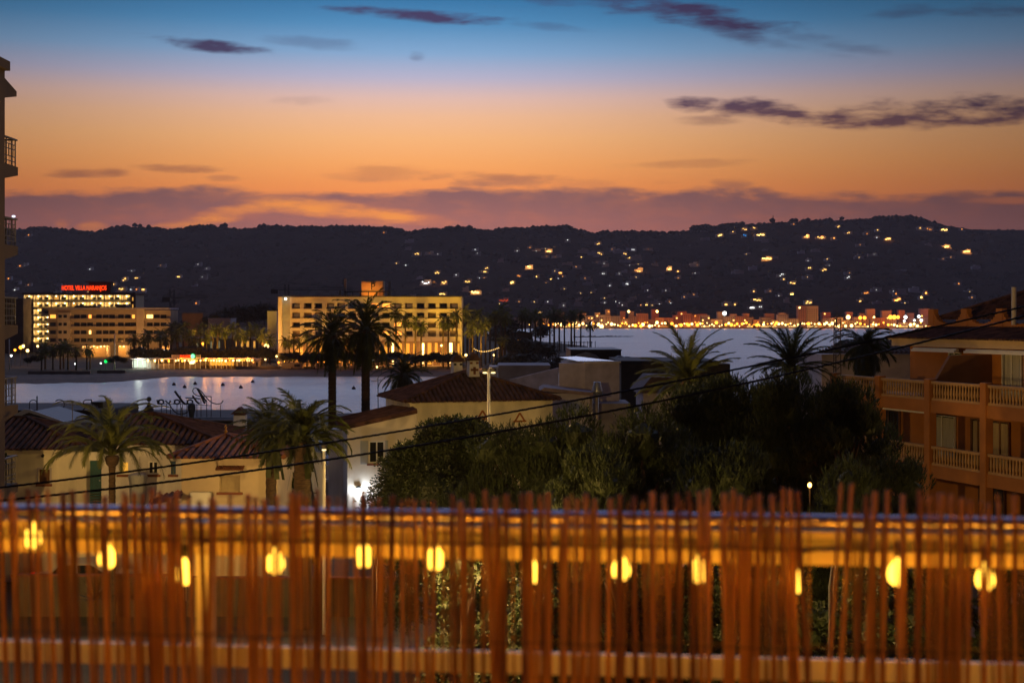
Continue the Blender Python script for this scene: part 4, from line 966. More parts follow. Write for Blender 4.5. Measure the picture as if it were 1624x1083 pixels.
palm(580, 523, 88, palm_crown(58, 3.1, -1.15, 1.5, 1.35, 28, .58, .055, .3, r1_, 40, .04), None, .28, .25, 'right one of the two tall dark palms in front of the long hotel', frond, .08, 70)
palm(640, 594, 105, palm_crown(46, 2.6, -.7, 1.45, 1.35, 24, .5, .055, .3, r1_, 20, .04), None, .26, .24, 'short palm rising behind the left end of the yellow house roof', frond, .08, 50)
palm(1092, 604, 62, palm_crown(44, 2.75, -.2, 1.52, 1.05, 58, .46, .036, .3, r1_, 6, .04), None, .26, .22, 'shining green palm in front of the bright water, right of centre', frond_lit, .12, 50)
palm(1255, 582, 70, palm_crown(42, 3.0, -.1, 1.5, .95, 54, .42, .034, .3, r1_, 6, .04), None, .24, .2, 'dark spiky palm silhouetted on the water left of the lattice mast', frond, .1, 50)
palm(1372, 548, 82, palm_crown(50, 2.1, -1.4, 1.3, 1.6, 24, .6, .07, .3, r1_, 70, .04), None, .25, .22, 'shaggy drooping palm in front of the pale house by the ochre apartments', frond, .08, 50)

# ================================================================ PINES AND SHRUBS NEAR
def conifer(label, px, pyt, Y, rx, h, seed, tufts=1500, m=needle, kind='pine', fl=1.0, lean=0):
    rng = random.Random(seed); q = P(px, pyt, Y); t_ = thing('pine_tree' if kind == 'pine' else 'broadleaf_tree', label, 'tree', (q.x, q.y, GZ)); H = q.z-GZ
    tr = MB(); tr.tube([(0,0,0),(.1+lean*.3,.05,H*.35),(lean*.6,0,H*.6),(lean,0,H*.8)], [.22,.17,.12,.05], 8)
    lobes = []
    for k in range(46):
        a = rng.uniform(0, 6.28); f = rng.random(); z = H*(.14+.80*f); rr_ = rx*(1-.50*max(0, (f-.45)/.55)**1.5)*rng.uniform(.45, .95); c = Vector((rr_*math.cos(a)*.85+lean*f, rr_*math.sin(a)*.6, z)); r = rx*rng.uniform(.24, .40)*(1 if f < .75 else .7)
        if c.z+r > H: c.z = H-r
        lobes.append((c, r))
        tr.tube([(lean*f*.7, 0, z*.75), (c.x*.6+lean*.2, c.y*.6, z*.92), tuple(c)], [.06,.04,.015], 5)
    lobes.append((Vector((lean, 0, H-rx*.3)), rx*.3))
    tr.build('trunk', wood_bark, t_, True)
    mb = MB()
    for c, r in lobes: mb.ico(tuple(c), r*.70, .95, .18)
    for k in range(int(tufts*2.5)):
        c, r = lobes[rng.randrange(len(lobes))]
        d = Vector((rng.gauss(0,1), rng.gauss(0,1)-.4, rng.gauss(0,1)+.5)); d.normalize(); b = c+d*r*rng.uniform(.70, 1.06)
        if kind == 'pine':
            ax = (d*.45+Vector((rng.uniform(-.15,.15), 0, 1.0))).normalized(); ln = rng.uniform(.18, .42)*fl
            if rng.random() < .12: ln *= 1.6
            for j in range(9):
                u = Vector((rng.uniform(-1,1), rng.uniform(-1,1), rng.uniform(-.3,.6))).normalized(); s0 = rng.random()*.8
                p0 = b+ax*ln*s0; tip = p0+(ax*.75+u*.55).normalized()*rng.uniform(.10, .18)*fl; w_ = ax.cross(u)*.016*fl
                mb.quad(p0-w_, p0+w_, tip+w_*.3, tip-w_*.3)
        else:
            for j in range(7):
                u = Vector((rng.gauss(0,1), rng.gauss(0,1), rng.gauss(0,1))).normalized(); w = u.cross(d)
                if w.length < .1: continue
                w.normalize(); p0 = b+u*rng.uniform(.02, .12); e = (u*.5+d*.6).normalized()*rng.uniform(.07, .12); w_ = w*.028
                mb.add([p0, p0+e*.5+w_, p0+e, p0+e*.5-w_], [(0,1,2,3)])
    mb.build('crown', m, t_); return t_
conifer('rounded broadleaf tree with small glossy leaves at the left of the dark tree mass', 700, 664, 47, 2.75, 0, 11, 5200, leaf, 'leaf')
conifer('dense low pine just right of the rounded broadleaf tree', 818, 684, 44, 2.5, 0, 12, 3000)
conifer('bushy pine with upright shoots before the cube stair house', 912, 654, 43, 2.6, 0, 13, 3400)
conifer('broad pine in the middle of the dark tree mass, below the shining palm', 1020, 652, 41, 2.8, 0, 14, 3600)
conifer('pine standing directly in front of the dark spiky palm trunk', 1130, 608, 46, 3.0, 0, 15, 3800)
conifer('tallest pine, reaching up before the water under the lattice mast', 1245, 592, 45, 3.0, 0, 16, 4000)
conifer('loose pine with ragged branches before the ochre balconies', 1325, 618, 43, 2.2, 0, 17, 2600, lean=.5, fl=1.1)
conifer('low dark pine at the foot of the ochre apartments', 1425, 735, 40, 1.7, 0, 18, 1900)
conifer('low pine in front of the middle pines, just above the reed tops', 950, 722, 36, 2.3, 0, 19, 2600)
conifer('low pine left of the small orange lamp, just above the reed tops', 1160, 715, 37, 2.3, 0, 20, 2600)
conifer('low pine with open twigs just right of the small orange lamp', 1345, 738, 37, 1.5, 0, 22, 1700)
for i_c, (px, py, Y, w_) in enumerate(((735, 868, 33, 'first, leftmost'), (860, 874, 32, 'second from left'), (985, 866, 33, 'third from left'), (1110, 876, 32, 'fourth from left'), (1235, 870, 33, 'fifth from left'), (1365, 862, 33, 'sixth from left'), (1480, 858, 34, 'seventh from left'), (1590, 866, 34, 'last, rightmost'))):
    conifer('dark street tree behind the reeds below the rail, %s' % w_, px, py, Y, 1.25, 0, 40+i_c, 520, leaf, 'leaf')
conifer('small shaded broadleaf tree below the double palm', 470, 752, 60, 1.0, 0, 21, 700, leaf, 'leaf')

# ================================================================ STREET THINGS
def lamp_post(px, pyt, Y, label, heads=1, lit=True, power=0, col=(255,205,120), r=.05, gz=GZ, head_m=None):
    q = P(px, pyt, Y); t_ = thing('street_lamp', label, 'street lamp', (q.x, q.y, gz)); h = q.z-gz
    MB().tube([(0,0,0),(0,0,h*.5),(0,0,h)], [r*1.3, r*1.1, r], 10).build('pole', white_paint, t_, True)
    for k in range(heads):
        sx = 0 if heads == 1 else (-.13, .16)[k]
        mb = MB(); mb.lathe([(.03,h-.12),(.10,h-.06),(.12,h+.01),(.03,h+.06)], (sx,0,0), 10); hd = mb.build('lamp_head', iron, t_, True)
        if lit: MB().lathe([(.02,h-.16),(.07,h-.15),(.085,h-.125),(.03,h-.115)], (sx, 0, 0), 10).build('lens', head_m or emit('warm_lens', (255,225,150), 3.0), hd, True)
    if power: light('lamp_light', (0, 1.3, h+.1), col, power, .1, t_)
    return t_
lamp_post(775, 585, 50, 'tall white lamp post with two small heads in front of the yellow house', 2, power=2400, col=(255, 205, 110))
lamp_post(514, 707, 50, 'short white lit lamp post beside the feather flag', 1, power=0)
for px in (775, 514):   # added spot near each post brightens its shaft; the post has no such fitting
    Yp = 50; q = P(px, 585 if px == 775 else 707, Yp); light('shaft_fill', (q.x+.1, Yp-.9, q.z-.6), (255, 214, 140), 5, .05, spot=50, to=(q.x, Yp, q.z-3.5))
lt = thing('garden_lantern', 'small glowing orange lantern among the pine branches at right', 'lantern', (X(1284, 41), 41, GZ)); h = Z(769,41)-GZ
MB().tube([(0,0,0),(0,0,h-.06)], .02, 8).build('pole', dark, lt, True)
MB().ball((0,0,h), .06, 12, 8, 1.25).build('globe', emit('orange_globe', (255, 190, 90), 9), lt, True)
light('lantern_light', (0, -.2, h+.2), (255, 150, 50), 12, .08, lt)
STREET = [(-17, 33, 9.4, 7200, 'street lamp on the road below the balcony block, hidden by the railing'), (-3.0, 31, 9.45, 2300, 'street lamp on the road straight below the terrace, hidden by the railing'),
          (6.5, 29, 9.45, 650, 'added unseen street lamp brightening the big pines, hidden by the railing'), (19.5, 39, 8.6, 1300, 'street lamp on the road below the ochre apartments, hidden by the railing')]  # the lamp before the pines is added to light their fronts
for x, y, z, pw, lb in STREET:
    t_ = thing('street_lamp', lb, 'street lamp', (x, y, GZ)); h = z-GZ
    MB().tube([(0,0,0),(0,0,h*.9),(.1,.1,h+.05),(.5,.5,h+.1)], [.07,.05,.04,.035], 8).build('pole', iron, t_, True)
    mb = MB(); mb.box(.4, .9, .4, .62, h+.06, h+.14); hd = mb.build('lamp_head', iron, t_); MB().box(.45, .86, .43, .59, h+.035, h+.057).build('lens', emit('sodium_lens', (255, 170, 70), 5), hd)
    light('lamp_light', (.65, .75, h-.05), (255, 200, 116), pw, .15, t_)
# garden wall, its gate and plants, a parked car: seen only through the reeds
gw = thing('garden_wall', 'pale garden wall along the street behind the reeds at left', 'wall', (X(150,53), 53, GZ)); L = Vector(gw.location)
mb = MB(); mb.box(lx(20,53), lx(262,53), 0, .25, 0, lz(914,53)); mb.box(lx(297,53), lx(640,53), 0, .25, 0, lz(918,53)); mb.build('wall', mat('street_stone_wall', (.10,.075,.045), .9, .3, 2, .2), gw)
mb = MB(); mb.box(lx(20,53)-.05, lx(262,53)+.05, -.05, .3, lz(914,53)+.003, lz(911,53)); mb.box(lx(297,53)-.05, lx(640,53)+.05, -.05, .3, lz(918,53)+.003, lz(915,53)); mb.build('coping', tile_red, gw)
mb = MB()
for k in range(9): mb.tube([(lx(264+4*k,53), .1, 0), (lx(264+4*k,53), .1, lz(922,53))], .015, 5)
mb.box(lx(263,53), lx(297,53), .08, .12, lz(922,53), lz(920,53)); mb.build('gate', iron, gw)
for i, (px, sz) in enumerate(((152, 1.0), (216, .8), (245, .6))):
    mb = MB(); rng = random.Random(i)
    for k in range(60):
        a = rng.uniform(0, 6.28); e = rng.uniform(.1, 1.5); d = Vector((math.cos(a)*math.cos(e), math.sin(a)*math.cos(e), math.sin(e))); ln = sz*rng.uniform(.7, 1); sd = Vector((-math.sin(a), math.cos(a), 0))*.03
        mb.add([-sd, sd, d*ln*.6+sd, d*ln, d*ln*.6-sd], [(0,1,2,3,4)])
    mb.tube([(0,0,-.9),(0,0,0)], .06, 6)
    o = mb.build('yucca', frond); o.location = (X(px,51.6), 51.6, GZ+.9); tag(o, ['largest spiky yucca before the garden wall, seen through the reeds', 'middle spiky yucca before the garden wall, seen through the reeds', 'smallest spiky yucca before the garden wall, beside its gate'][i], 'plant')
car = thing('parked_car', 'light car with a red tail lamp beyond the garden wall, through the reeds at left', 'car', (X(125,56.5), 56.5, GZ))
prof = [(-2.05,.35),(-2.1,.7),(-1.95,.9),(-1.1,1.0),(-.55,1.48),(.75,1.52),(1.55,1.05),(2.0,1.0),(2.1,.6),(2.05,.35)]
mb = MB(); mb.prism(prof, 1, -.8, .8); mb.build('body', mat('silver_car_paint', (.5,.5,.5), .3, .05, 2, metal=.3), car)
mb = MB(); mb.prism([(-.95,1.03),(-.5,1.42),(.1,1.44),(.1,1.03)], 1, -.815, .815); mb.prism([(.2,1.03),(.2,1.44),(.72,1.45),(1.35,1.08)], 1, -.815, .815); mb.build('side_window', glass, car)
for x in (-1.3, 1.3):
    for y in (-.72, .72):
        w = MB().prism([(x+.32*math.cos(k*.449), .33+.32*math.sin(k*.449)) for k in range(14)], 1, y-.1, y+.1).build('wheel', dark, car)
        MB().prism([(x+.18*math.cos(k*.449), .33+.18*math.sin(k*.449)) for k in range(14)], 1, y-.115, y+.115).build('rim', steel, w)
mb = MB(); mb.box(-2.13, -1.8, -.82, -.5, .72, .88); mb.box(-2.13, -1.8, .5, .82, .72, .88); mb.build('tail_lamp', emit('red_tail_lamp', (255, 40, 25), 1.5), car)

# ================================================================ FAR SHORE: PALMS
rr5 = random.Random(9)
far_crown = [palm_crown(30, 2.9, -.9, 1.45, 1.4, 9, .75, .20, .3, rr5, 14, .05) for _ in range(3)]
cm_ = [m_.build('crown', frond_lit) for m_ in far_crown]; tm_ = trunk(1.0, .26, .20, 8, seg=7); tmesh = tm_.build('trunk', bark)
cmesh = [o.data for o in cm_]; trm = tmesh.data
for o in cm_+[tmesh]: bpy.data.objects.remove(o)
def far_palm(px, pyc, pyb, Y, label, group, s_=1.0, gz=.75):
    q = P(px, pyc, Y); t_ = thing('palm_tree', label, 'palm tree', (q.x, q.y, gz), rr5.uniform(0, 6.28), group); h = max(q.z-gz, 2)
    a = bpy.data.objects.new('trunk', trm); C.objects.link(a); a.parent = t_; a.location = (0,0,h); a.scale = (1.15*s_, 1.15*s_, h)
    b = bpy.data.objects.new('crown', cmesh[rr5.randrange(3)]); C.objects.link(b); b.parent = t_; b.location = (0,0,h); b.scale = (s_,)*3
    return t_
def palm_row(spec, where, group):
    spec = sorted(spec)
    for i, (px, py, Y, s_) in enumerate(spec): far_palm(px, py, 0, Y, '%s palm %s' % (ordn(i), where), group, s_)
palm_row([(66,560,372,.8),(72,552,380,.9),(84,556,374,.85),(96,552,378,.9),(101,548,382,.95),(108,551,376,.9),(121,557,372,.8),(138,553,376,.8),(143,558,380,.7)], 'from left in the dark row on the beach before the lit hotel', 'dark palms on the left beach edge')
palm_row([(213,538,430,1.0),(228,540,425,1.0),(235,532,440,1.1),(254,532,430,1.1),(263,538,420,1.1),(272,520,440,1.1),(281,531,435,1.2),(291,519,440,1.1)], 'from left in the group right of the low apartment block', 'palms beside the apartment block')
palm_row([(300,530,425,1.1),(309,540,415,1.0),(318,520,440,1.0),(327,533,420,1.1),(338,523,430,1.0),(345,522,422,1.15),(357,527,430,1.0),(369,519,440,1.1),(377,530,425,1.0),(386,532,430,1.0),(397,523,440,1.1),(408,521,445,1.1),(416,530,425,1.15),(428,540,420,.9)], 'from left in the yellow-lit row before the low long building', 'yellow-lit palms above the beach bar')
palm_row([(452,541,390,.8),(459,545,388,.7),(466,538,386,.85),(475,543,388,.7),(487,532,392,.9),(498,538,390,.9),(505,511,395,1.0),(545,540,390,.8),(556,548,388,.8),(628,498,392,1.1),(643,508,390,1.0),(659,511,392,1.0),(668,518,388,1.0),(703,510,392,1.0),(711,512,388,1.0),(724,500,392,1.1),(600,520,391,.9),(616,540,388,.8)], 'from left in the row in front of the long hotel', 'palms in front of the long hotel')
palm_row([(733,495,410,1.2),(741,500,420,1.1),(750,512,405,1.0),(757,498,425,1.1),(763,520,400,1.0),(770,514,415,1.0),(777,507,430,1.1),(786,502,430,1.2),(795,495,440,1.3),(801,505,430,1.2),(745,525,395,.9),(797,540,390,.8)], 'from left in the garden grove right of the long hotel', 'palms of the garden grove')
palm_row([(828,500,560,1.3),(833,498,570,1.3),(841,503,560,1.2),(849,499,575,1.3),(857,506,565,1.2),(872,500,590,1.3),(879,499,580,1.5),(887,502,585,1.4),(895,508,600,1.2),(906,499,600,1.4),(911,502,610,1.3),(921,499,610,1.2),(936,516,600,1.25)], 'from left on the dark point before the bright sea', 'palms on the dark point')

# far trees and hedges
def clump_mesh(n, r, sz, seed, leafr, cores):
    rng = random.Random(seed); mb = MB()
    for k in range(cores):
        a = rng.uniform(0, 6.28); f = rng.random(); mb.ico((math.cos(a)*r*.5*f, math.sin(a)*r*.5*f, r*sz*rng.uniform(-.35, .45)), r*.45, .8, .25)
    for k in range(n):
        d = Vector((rng.gauss(0,1), rng.gauss(0,1), rng.gauss(0,1))).normalized()*rng.uniform(.6, 1.05)*(1+.15*math.sin(3*rng.uniform(0,6))); c = Vector((d.x*r, d.y*r, d.z*r*sz)); u = Vector((rng.gauss(0,1), rng.gauss(0,1), rng.gauss(0,1))).normalized()*leafr; v = u.cross(d).normalized()*leafr*.7
        mb.add([c-u, c+v, c+u, c-v], [(0,1,2,3)])
    return mb
cl_ = [clump_mesh(420, 4.0, .72, 30+i, .42, 9).build('crown', farleaf) for i in range(3)]; clm = [o.data for o in cl_]
for o in cl_: bpy.data.objects.remove(o)
def far_trees(spec, where, group, nm='pine_tree', cat='tree', gz=.75):
    for i, (px, py, Y, s_) in enumerate(sorted(spec)):
        q = P(px, py, Y); t_ = thing(nm, '%s %s from left %s' % (ordn(i), 'shrub' if cat == 'shrub' else 'dark rounded tree', where), cat, (q.x, q.y, gz), 0, group)
        h = max(q.z-gz-2.2*s_, .4)
        if cat != 'shrub':
            a = bpy.data.objects.new('trunk', trm); C.objects.link(a); a.parent = t_; a.location = (0,0,h); a.scale = (1, 1, h)
        b = bpy.data.objects.new('crown', clm[rr5.randrange(3)]); C.objects.link(b); b.parent = t_; b.location = (0,0,h); b.scale = (s_*1.1, s_, s_*.9); b.rotation_euler = (0,0,rr5.uniform(0,6))
far_trees([(346,497,520,1.1),(362,491,530,1.2),(378,487,540,1.3),(392,489,540,1.1),(404,484,550,1.4),(419,483,550,1.3),(428,489,545,1.0),(334,503,520,.9),(300,508,530,1.0),(283,512,520,.9)], 'behind the yellow-lit palms, against the hill', 'dark trees behind the lit palms')
far_trees([(x, 553+R.uniform(-4,3), 410, .55) for x in range(214, 440, 9)], 'in the dark hedge line above the beach bar', 'dark hedge shrubs above the beach bar', 'garden_shrub', 'shrub')
far_trees([(x, 563+R.uniform(-5,2), 384, .48) for x in range(450, 738, 10)], 'in the dark hedge line before the long hotel', 'hedge shrubs before the long hotel', 'garden_shrub', 'shrub')
far_trees([(x, y, Y, s_) for x, y, Y, s_ in ((735,497,470,1.0),(748,500,480,.9),(800,522,470,1.0),(812,535,450,1.0),(826,538,460,1.1),(842,540,470,1.1),(858,545,480,1.0),(792,520,500,1.2),(806,506,520,1.3),(870,548,470,.9),(858,516,600,1.2))], 'on the dark point right of the garden grove', 'dark trees on the point')
far_trees([(800,566,330,.7),(816,562,330,.8),(835,560,320,.9),(852,566,300,.8),(868,572,280,.7),(885,566,300,.6)], 'on the dark bank above the lavender building', 'dark shrubs on the bank', 'garden_shrub', 'shrub', -.5)
far_trees([(x, 566+R.uniform(-2,2), 378, .32) for x in (176,186,196,45,60,54)], 'near the thin beach lamp posts', 'low shrubs on the beach edge', 'garden_shrub', 'shrub')

# ================================================================ FAR SHORE: BUILDINGS
room_l = (255, 205, 125)
def Lp(px, py, Y, L): return (X(px,Y)-L.x, Z(py,Y)-L.z)
# balcony hotel with the red sign
Yh = 570.0
hv = thing('balcony_hotel', 'tall hotel with rows of lit balconies and a red rooftop sign, at far left', 'hotel', (X(125,Yh), Yh, .75)); L = Vector(hv.location)
fx0, fx1 = lx(38,Yh), lx(207,Yh); pit = 2.82; ztp = lz(468,Yh)
mb = MB(); mb.box(fx0, lx(214,Yh), 1.8, 14, 0, ztp); mb.build('wall', mat('hotel_plaster', (.62,.52,.36), .9, .1, .4), hv)
MB().box(fx0-.4, lx(214,Yh)+.3, -.4, 14.3, ztp+.003, ztp+.9).build('roof', mat('brown_roof_edge', (.12,.05,.03), .9, .2, 1), hv)
MB().box(lx(207,Yh)+.01, lx(213.5,Yh), .2, 1.79, 0, ztp).build('end_panel', mat('dark_red_panel', (.10,.03,.02), .8, .2, 1), hv)
cols = [38, 53, 67, 82, 95, 109, 123.5, 138, 152, 166, 180, 193.5, 207]
for r in range(7):
    z0 = ztp-pit*(r+1)
    sl = MB().box(fx0, fx1, .0, 1.79, z0-.003, z0+.22).build('balcony', mat('hotel_slab', (.5,.43,.32), .9, .1, 1), hv)
    MB().box(fx0, fx1, -.04, -.003, z0+.1, z0+1.0).build('railing', mat('hotel_rail', (.62,.60,.48), .8, .1, 1, translucent=.6), sl)
mb = MB()
for c in cols: x = lx(c,Yh); mb.box(x-.1, x+.1, .02, 1.78, 0, ztp)
mb.build('divider', white_wall, hv)
bulb_hv = MB().ball((0,0,0), .24, 8, 5).build('lamp', emit('hotel_balcony_lamp', (255, 226, 170), 9)); bm_ = bulb_hv.data; bpy.data.objects.remove(bulb_hv)
pane_hv = MB().box(-.85, .85, -.05, 0, 0, 1.9).build('window', glass); pm_ = pane_hv.data; bpy.data.objects.remove(pane_hv)
for r in range(7):
    for c in range(12):
        z0 = ztp-pit*(r+1)+.25; xm = lx((cols[c]+cols[c+1])/2, Yh)
        if r > 1 and c > 2: continue
        o = bpy.data.objects.new('window', pm_); C.objects.link(o); o.parent = hv; o.location = (xm+(.7 if c % 2 else -.7), 1.79, z0)
        if (r, c) in ((0,3),(1,5)):
            MB().box(xm-.75, xm+.75, 1.6, .75, z0, z0+2.2).build('window', room_win, hv)
        side = -1 if c % 2 == 0 else 1
        if R.random() < .93:
            b = bpy.data.objects.new('lamp', bm_); C.objects.link(b); b.parent = hv; b.location = (xm, .75, z0+2.15)
            light('room_light', (xm, .95, z0+1.8), (255, 206, 118), 150, .25, hv)
for z in (ztp-1.6, ztp-4.4): MB().box(lx(209.5,Yh), lx(211.5,Yh), .12, .18, z-.7, z+.7).build('lit_strip', room_win, hv)
hb = thing('stair_house', 'dark plant room on the roof of the far-left hotel behind its red sign', 'building', (X(158,Yh+3), Yh+3, ztp+.75+.95))
MB().bbox(-4.5, 4.5, 0, 4, 0, 4.2, .1).build('wall', darkroof, hb); MB().box(-5.5, 5.2, -.4, 4.4, 4.203, 4.5).build('roof', dark, hb)
# the sign
def text(nm, s_, size, loc, m, parent=None, ext=.05, mirror=False, bold=0.0, rotz=0):
    cu = bpy.data.curves.new(nm, 'FONT'); cu.body = s_; cu.size = size; cu.extrude = ext; cu.offset = bold; cu.align_x = 'CENTER'; cu.align_y = 'CENTER'
    ob = bpy.data.objects.new(nm, cu); C.objects.link(ob); dg = bpy.context.evaluated_depsgraph_get(); dg.update()
    me = bpy.data.meshes.new_from_object(ob.evaluated_get(dg)); bpy.data.objects.remove(ob)
    me.transform(Matrix.Rotation(rad(90), 4, 'X')); 
    me.materials.clear(); me.materials.append(m); o = bpy.data.objects.new(nm, me); C.objects.link(o); o.location = loc; o.rotation_euler = (0,0,rotz)
    if parent is not None: o.parent = parent
    return o
rs = thing('rooftop_sign', 'long glowing red letter sign on the roof of the far-left hotel', 'sign', (X(133,Yh), Yh+.4, ztp+.75+.9))
zc_ = Z(457,Yh)-rs.location.z
tx = text('lettering', 'HOTEL VILLA NARANJOS', 2.6, (0, 0, zc_), emit('red_neon', (255, 62, 14), 1.9), rs, .1, bold=.04)
w_ = max(v.co.x for v in tx.data.vertices)-min(v.co.x for v in tx.data.vertices); tx.scale = (17.9/w_, 1, 1.0)
mb = MB()
for k in range(8): x = -8.8+k*2.5; mb.tube([(x, .25, 0), (x, .25, zc_+1.4)], .08, 5)
mb.box(-9.2, 9.2, .2, .3, zc_-1.35, zc_-1.2); mb.box(-9.2, 9.2, .2, .3, zc_+.8, zc_+.95); mb.build('frame', dark, rs)
light('sign_glow', (0, -1.5, zc_), (255, 60, 15), 120, 1.0, rs)

# balconied apartments in front of it
Ya = 515.0
ha = thing('apartment_block', 'wide five-storey ochre apartment block with dark balconies right of the lit hotel', 'apartment block', (X(170,Ya), Ya, .75)); L = Vector(ha.location)
apm = mat('tan_plaster', (.50,.40,.28), .9, .15, .3); apl = mat('pale_tan_plaster', (.66,.55,.42), .9, .12, .4)
mb = MB(); mb.box(lx(75,Ya), lx(218,Ya), 1.6, 13, 0, lz(491,Ya)); mb.box(lx(218,Ya), lx(269,Ya), 1.6, 13, 0, lz(492,Ya)); mb.build('wall', apm, ha)
MB().box(lx(91,Ya), lx(111,Ya), .4, 1.59, 0, lz(496,Ya)).build('stair_tower', apl, ha)
MB().box(lx(216,Ya), lx(228,Ya), .4, 1.59, 0, lz(490,Ya)).build('stair_tower', apl, ha)
MB().box(lx(73,Ya), lx(270,Ya), -.2, 13.3, lz(492,Ya)+.3, lz(489.5,Ya)+.3).build('roof', mauve_wall, ha)
MB().bbox(lx(114,Ya), lx(149,Ya), 3, 8, lz(490,Ya)+.5, lz(486,Ya)+.3, .1).build('roof_equipment', dark, ha)
MB().bbox(lx(180,Ya), lx(196,Ya), 3, 8, lz(490,Ya)+.5, lz(484,Ya)+.3, .1).build('roof_equipment', dark, ha)
lit = {(0,0):1,(0,4):2,(0,10):3,(2,4):4}
for r, py in enumerate((508.5, 521, 533.5, 546)):
    for xa, xb in ((75,90.8),(111.2,215.8),(228.2,270)):
        sl = MB().box(lx(xa,Ya), lx(xb,Ya), .1, 1.597, lz(py,Ya)-.1, lz(py,Ya)+.12).build('balcony', apl, ha)
        MB().box(lx(xa,Ya), lx(xb,Ya), .05, .097, lz(py,Ya)-.1, lz(py,Ya)+.85).build('railing', apm, sl)
    xsw = [82,95,103,120,131,141,155,166,176,190,201,210,236,247,258]
    for i, a in enumerate(xsw):
        if a in (95,103):
            MB().box(lx(a,Ya)-.6, lx(a,Ya)+.6, .33, .397, lz(py,Ya)+1.0, lz(py,Ya)+2.1).build('window', glass, ha); continue
        m_ = glass; w_ = 1.0
        if r == 0 and a in (82,): m_ = amber_win
        if r == 0 and a in (236,): m_ = warm_win; w_ = 1.1
        if r == 0 and a in (210, 141): m_ = amber_win; w_ = .5
        if r == 2 and a in (141,): m_ = warm_win; w_ = .35
        MB().box(lx(a,Ya)-w_, lx(a,Ya)+w_, 1.5, 1.597, lz(py,Ya)+.13, lz(py,Ya)+2.15).build('window', m_, ha)
# ground floor of lit restaurants
for px0, px1, py, m_, lb in ((130,169,550,bulb_far,'long bright white and orange lit restaurant front under the apartment block'), (188,200,550,bulb_far,'short bright lit shop front under the right part of the apartment block'), (258,269,552,white_win,'cool white lit kiosk right of the apartment block')):
    t_ = thing('shop_front', lb, 'shop', (X(px0,500), 500, .75)); w_ = (px1-px0)/F*500
    MB().box(0, w_, 0, 5, 0, Z(548,500)-.75).build('wall', apm, t_)
    mb = MB(); n_k = max(2, int(w_/1.1))
    if m_ is white_win: mb.box(.2, w_-.2, -.08, -.003, 1.2, Z(549,500)-2.0)
    for k in range(n_k):
        if m_ is bulb_far and R.random() < .9: x = w_*(k+.5)/n_k; mb.ball((x, -.4, Z(py+R.uniform(-1.5,1),500)-.75), R.uniform(.15,.32), 6, 4)
    mb.build('lamps', m_, t_); light('shop_light', (w_/2, -3.5, 4), (255, 170, 75), 1500, .8, t_)
# dim building at the far left
block('apartment_block', 'dim brown apartment block between the balcony block and the lit hotel', 'apartment block', 6, 37, 474, 560, 12, mat('dim_brown', (.16,.11,.08), .9, .3, .3), 560)
block('house', 'dim reddish house among the palms left of the dark trees', 'house', 289, 322, 497, 520, 10, mat('red_brown_plaster', (.20,.12,.09), .9, .3, .3), 560)
block('white_building', 'narrow pale building just left of the long hotel', 'building', 424, 439, 494, 440, 10, mat('cool_white', (.5,.48,.5), .9, .2, .4), 570)
block('white_building', 'dim pale house among the dark trees left of the long hotel', 'building', 330, 366, 505, 500, 10, mauve_wall, 560)
# low lit building behind the palms
Yl = 455.0
hl = thing('low_building', 'long low building with lit windows behind the yellow-lit palms', 'building', (X(370,Yl), Yl, .75)); L = Vector(hl.location)
mb = MB(); mb.box(lx(304,Yl), lx(435,Yl), 0, 10, 0, lz(537,Yl)); mb.build('wall', mat('low_cream', (.45,.38,.28), .9, .15, .5), hl)
MB().box(lx(302,Yl), lx(437,Yl), -.5, 10.4, lz(537,Yl)+.003, lz(535.5,Yl)).build('roof', mauve_wall, hl)
for px, w_, m_ in ((312,3,'cool'),(334,4,'cool'),(345,4,'cool'),(374,4,'w'),(382,5,'w'),(391,4,'w'),(402,3,'w')):
    MB().box(lx(px,Yl), lx(px+w_,Yl), -.06, -.003, lz(552,Yl), lz(541,Yl)).build('window', room_win if m_ == 'w' else emit('dim_cool_room', (150,140,105), .5), hl)

# ================================================================ LONG HOTEL
Yp = 402.0
pr = thing('long_hotel', 'long cream hotel with a grid of balconies behind the two tall palms', 'hotel', (X(590,Yp), Yp, .75)); L = Vector(pr.location)
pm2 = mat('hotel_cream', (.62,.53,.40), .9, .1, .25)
cc = [469.5,488,504.7,524,541,558.4,576,594.6,612,631,648.3,667,685,703,720]; rws = [485.5,500.5,515.7,529.5,545]
holes = []
for py in rws[:4]:
    for px in cc: holes.append((lx(px-6.3,Yp), lx(px+6.3,Yp), lz(py+4.2,Yp), lz(py-4.8,Yp)))
holes.append((lx(480,Yp), lx(729,Yp), .2, lz(541,Yp)))
mb = MB(); wall_with_holes(mb, lx(460,Yp), lx(732,Yp), 0, lz(471,Yp), 0, holes, 1.3)
mb.quad((lx(732,Yp),0,0),(lx(732,Yp),14,0),(lx(732,Yp),14,lz(471,Yp)),(lx(732,Yp),0,lz(471,Yp))); mb.quad((lx(732,Yp),14,0),(lx(442,Yp),14,0),(lx(442,Yp),14,lz(471,Yp)),(lx(732,Yp),14,lz(471,Yp)))
mb.build('wall', pm2, pr)
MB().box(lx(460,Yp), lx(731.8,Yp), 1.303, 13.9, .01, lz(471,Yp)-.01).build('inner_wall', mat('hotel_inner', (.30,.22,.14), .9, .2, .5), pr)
for py in rws[:4]: MB().box(lx(461,Yp), lx(731.8,Yp), -.35, -.003, lz(py+5.6,Yp), lz(py+4.4,Yp)).build('balcony_ledge', pm2, pr)
MB().box(lx(459,Yp), lx(733,Yp), -.4, 14.4, lz(471,Yp)+.003, lz(469.3,Yp)).build('roof', darkroof, pr)
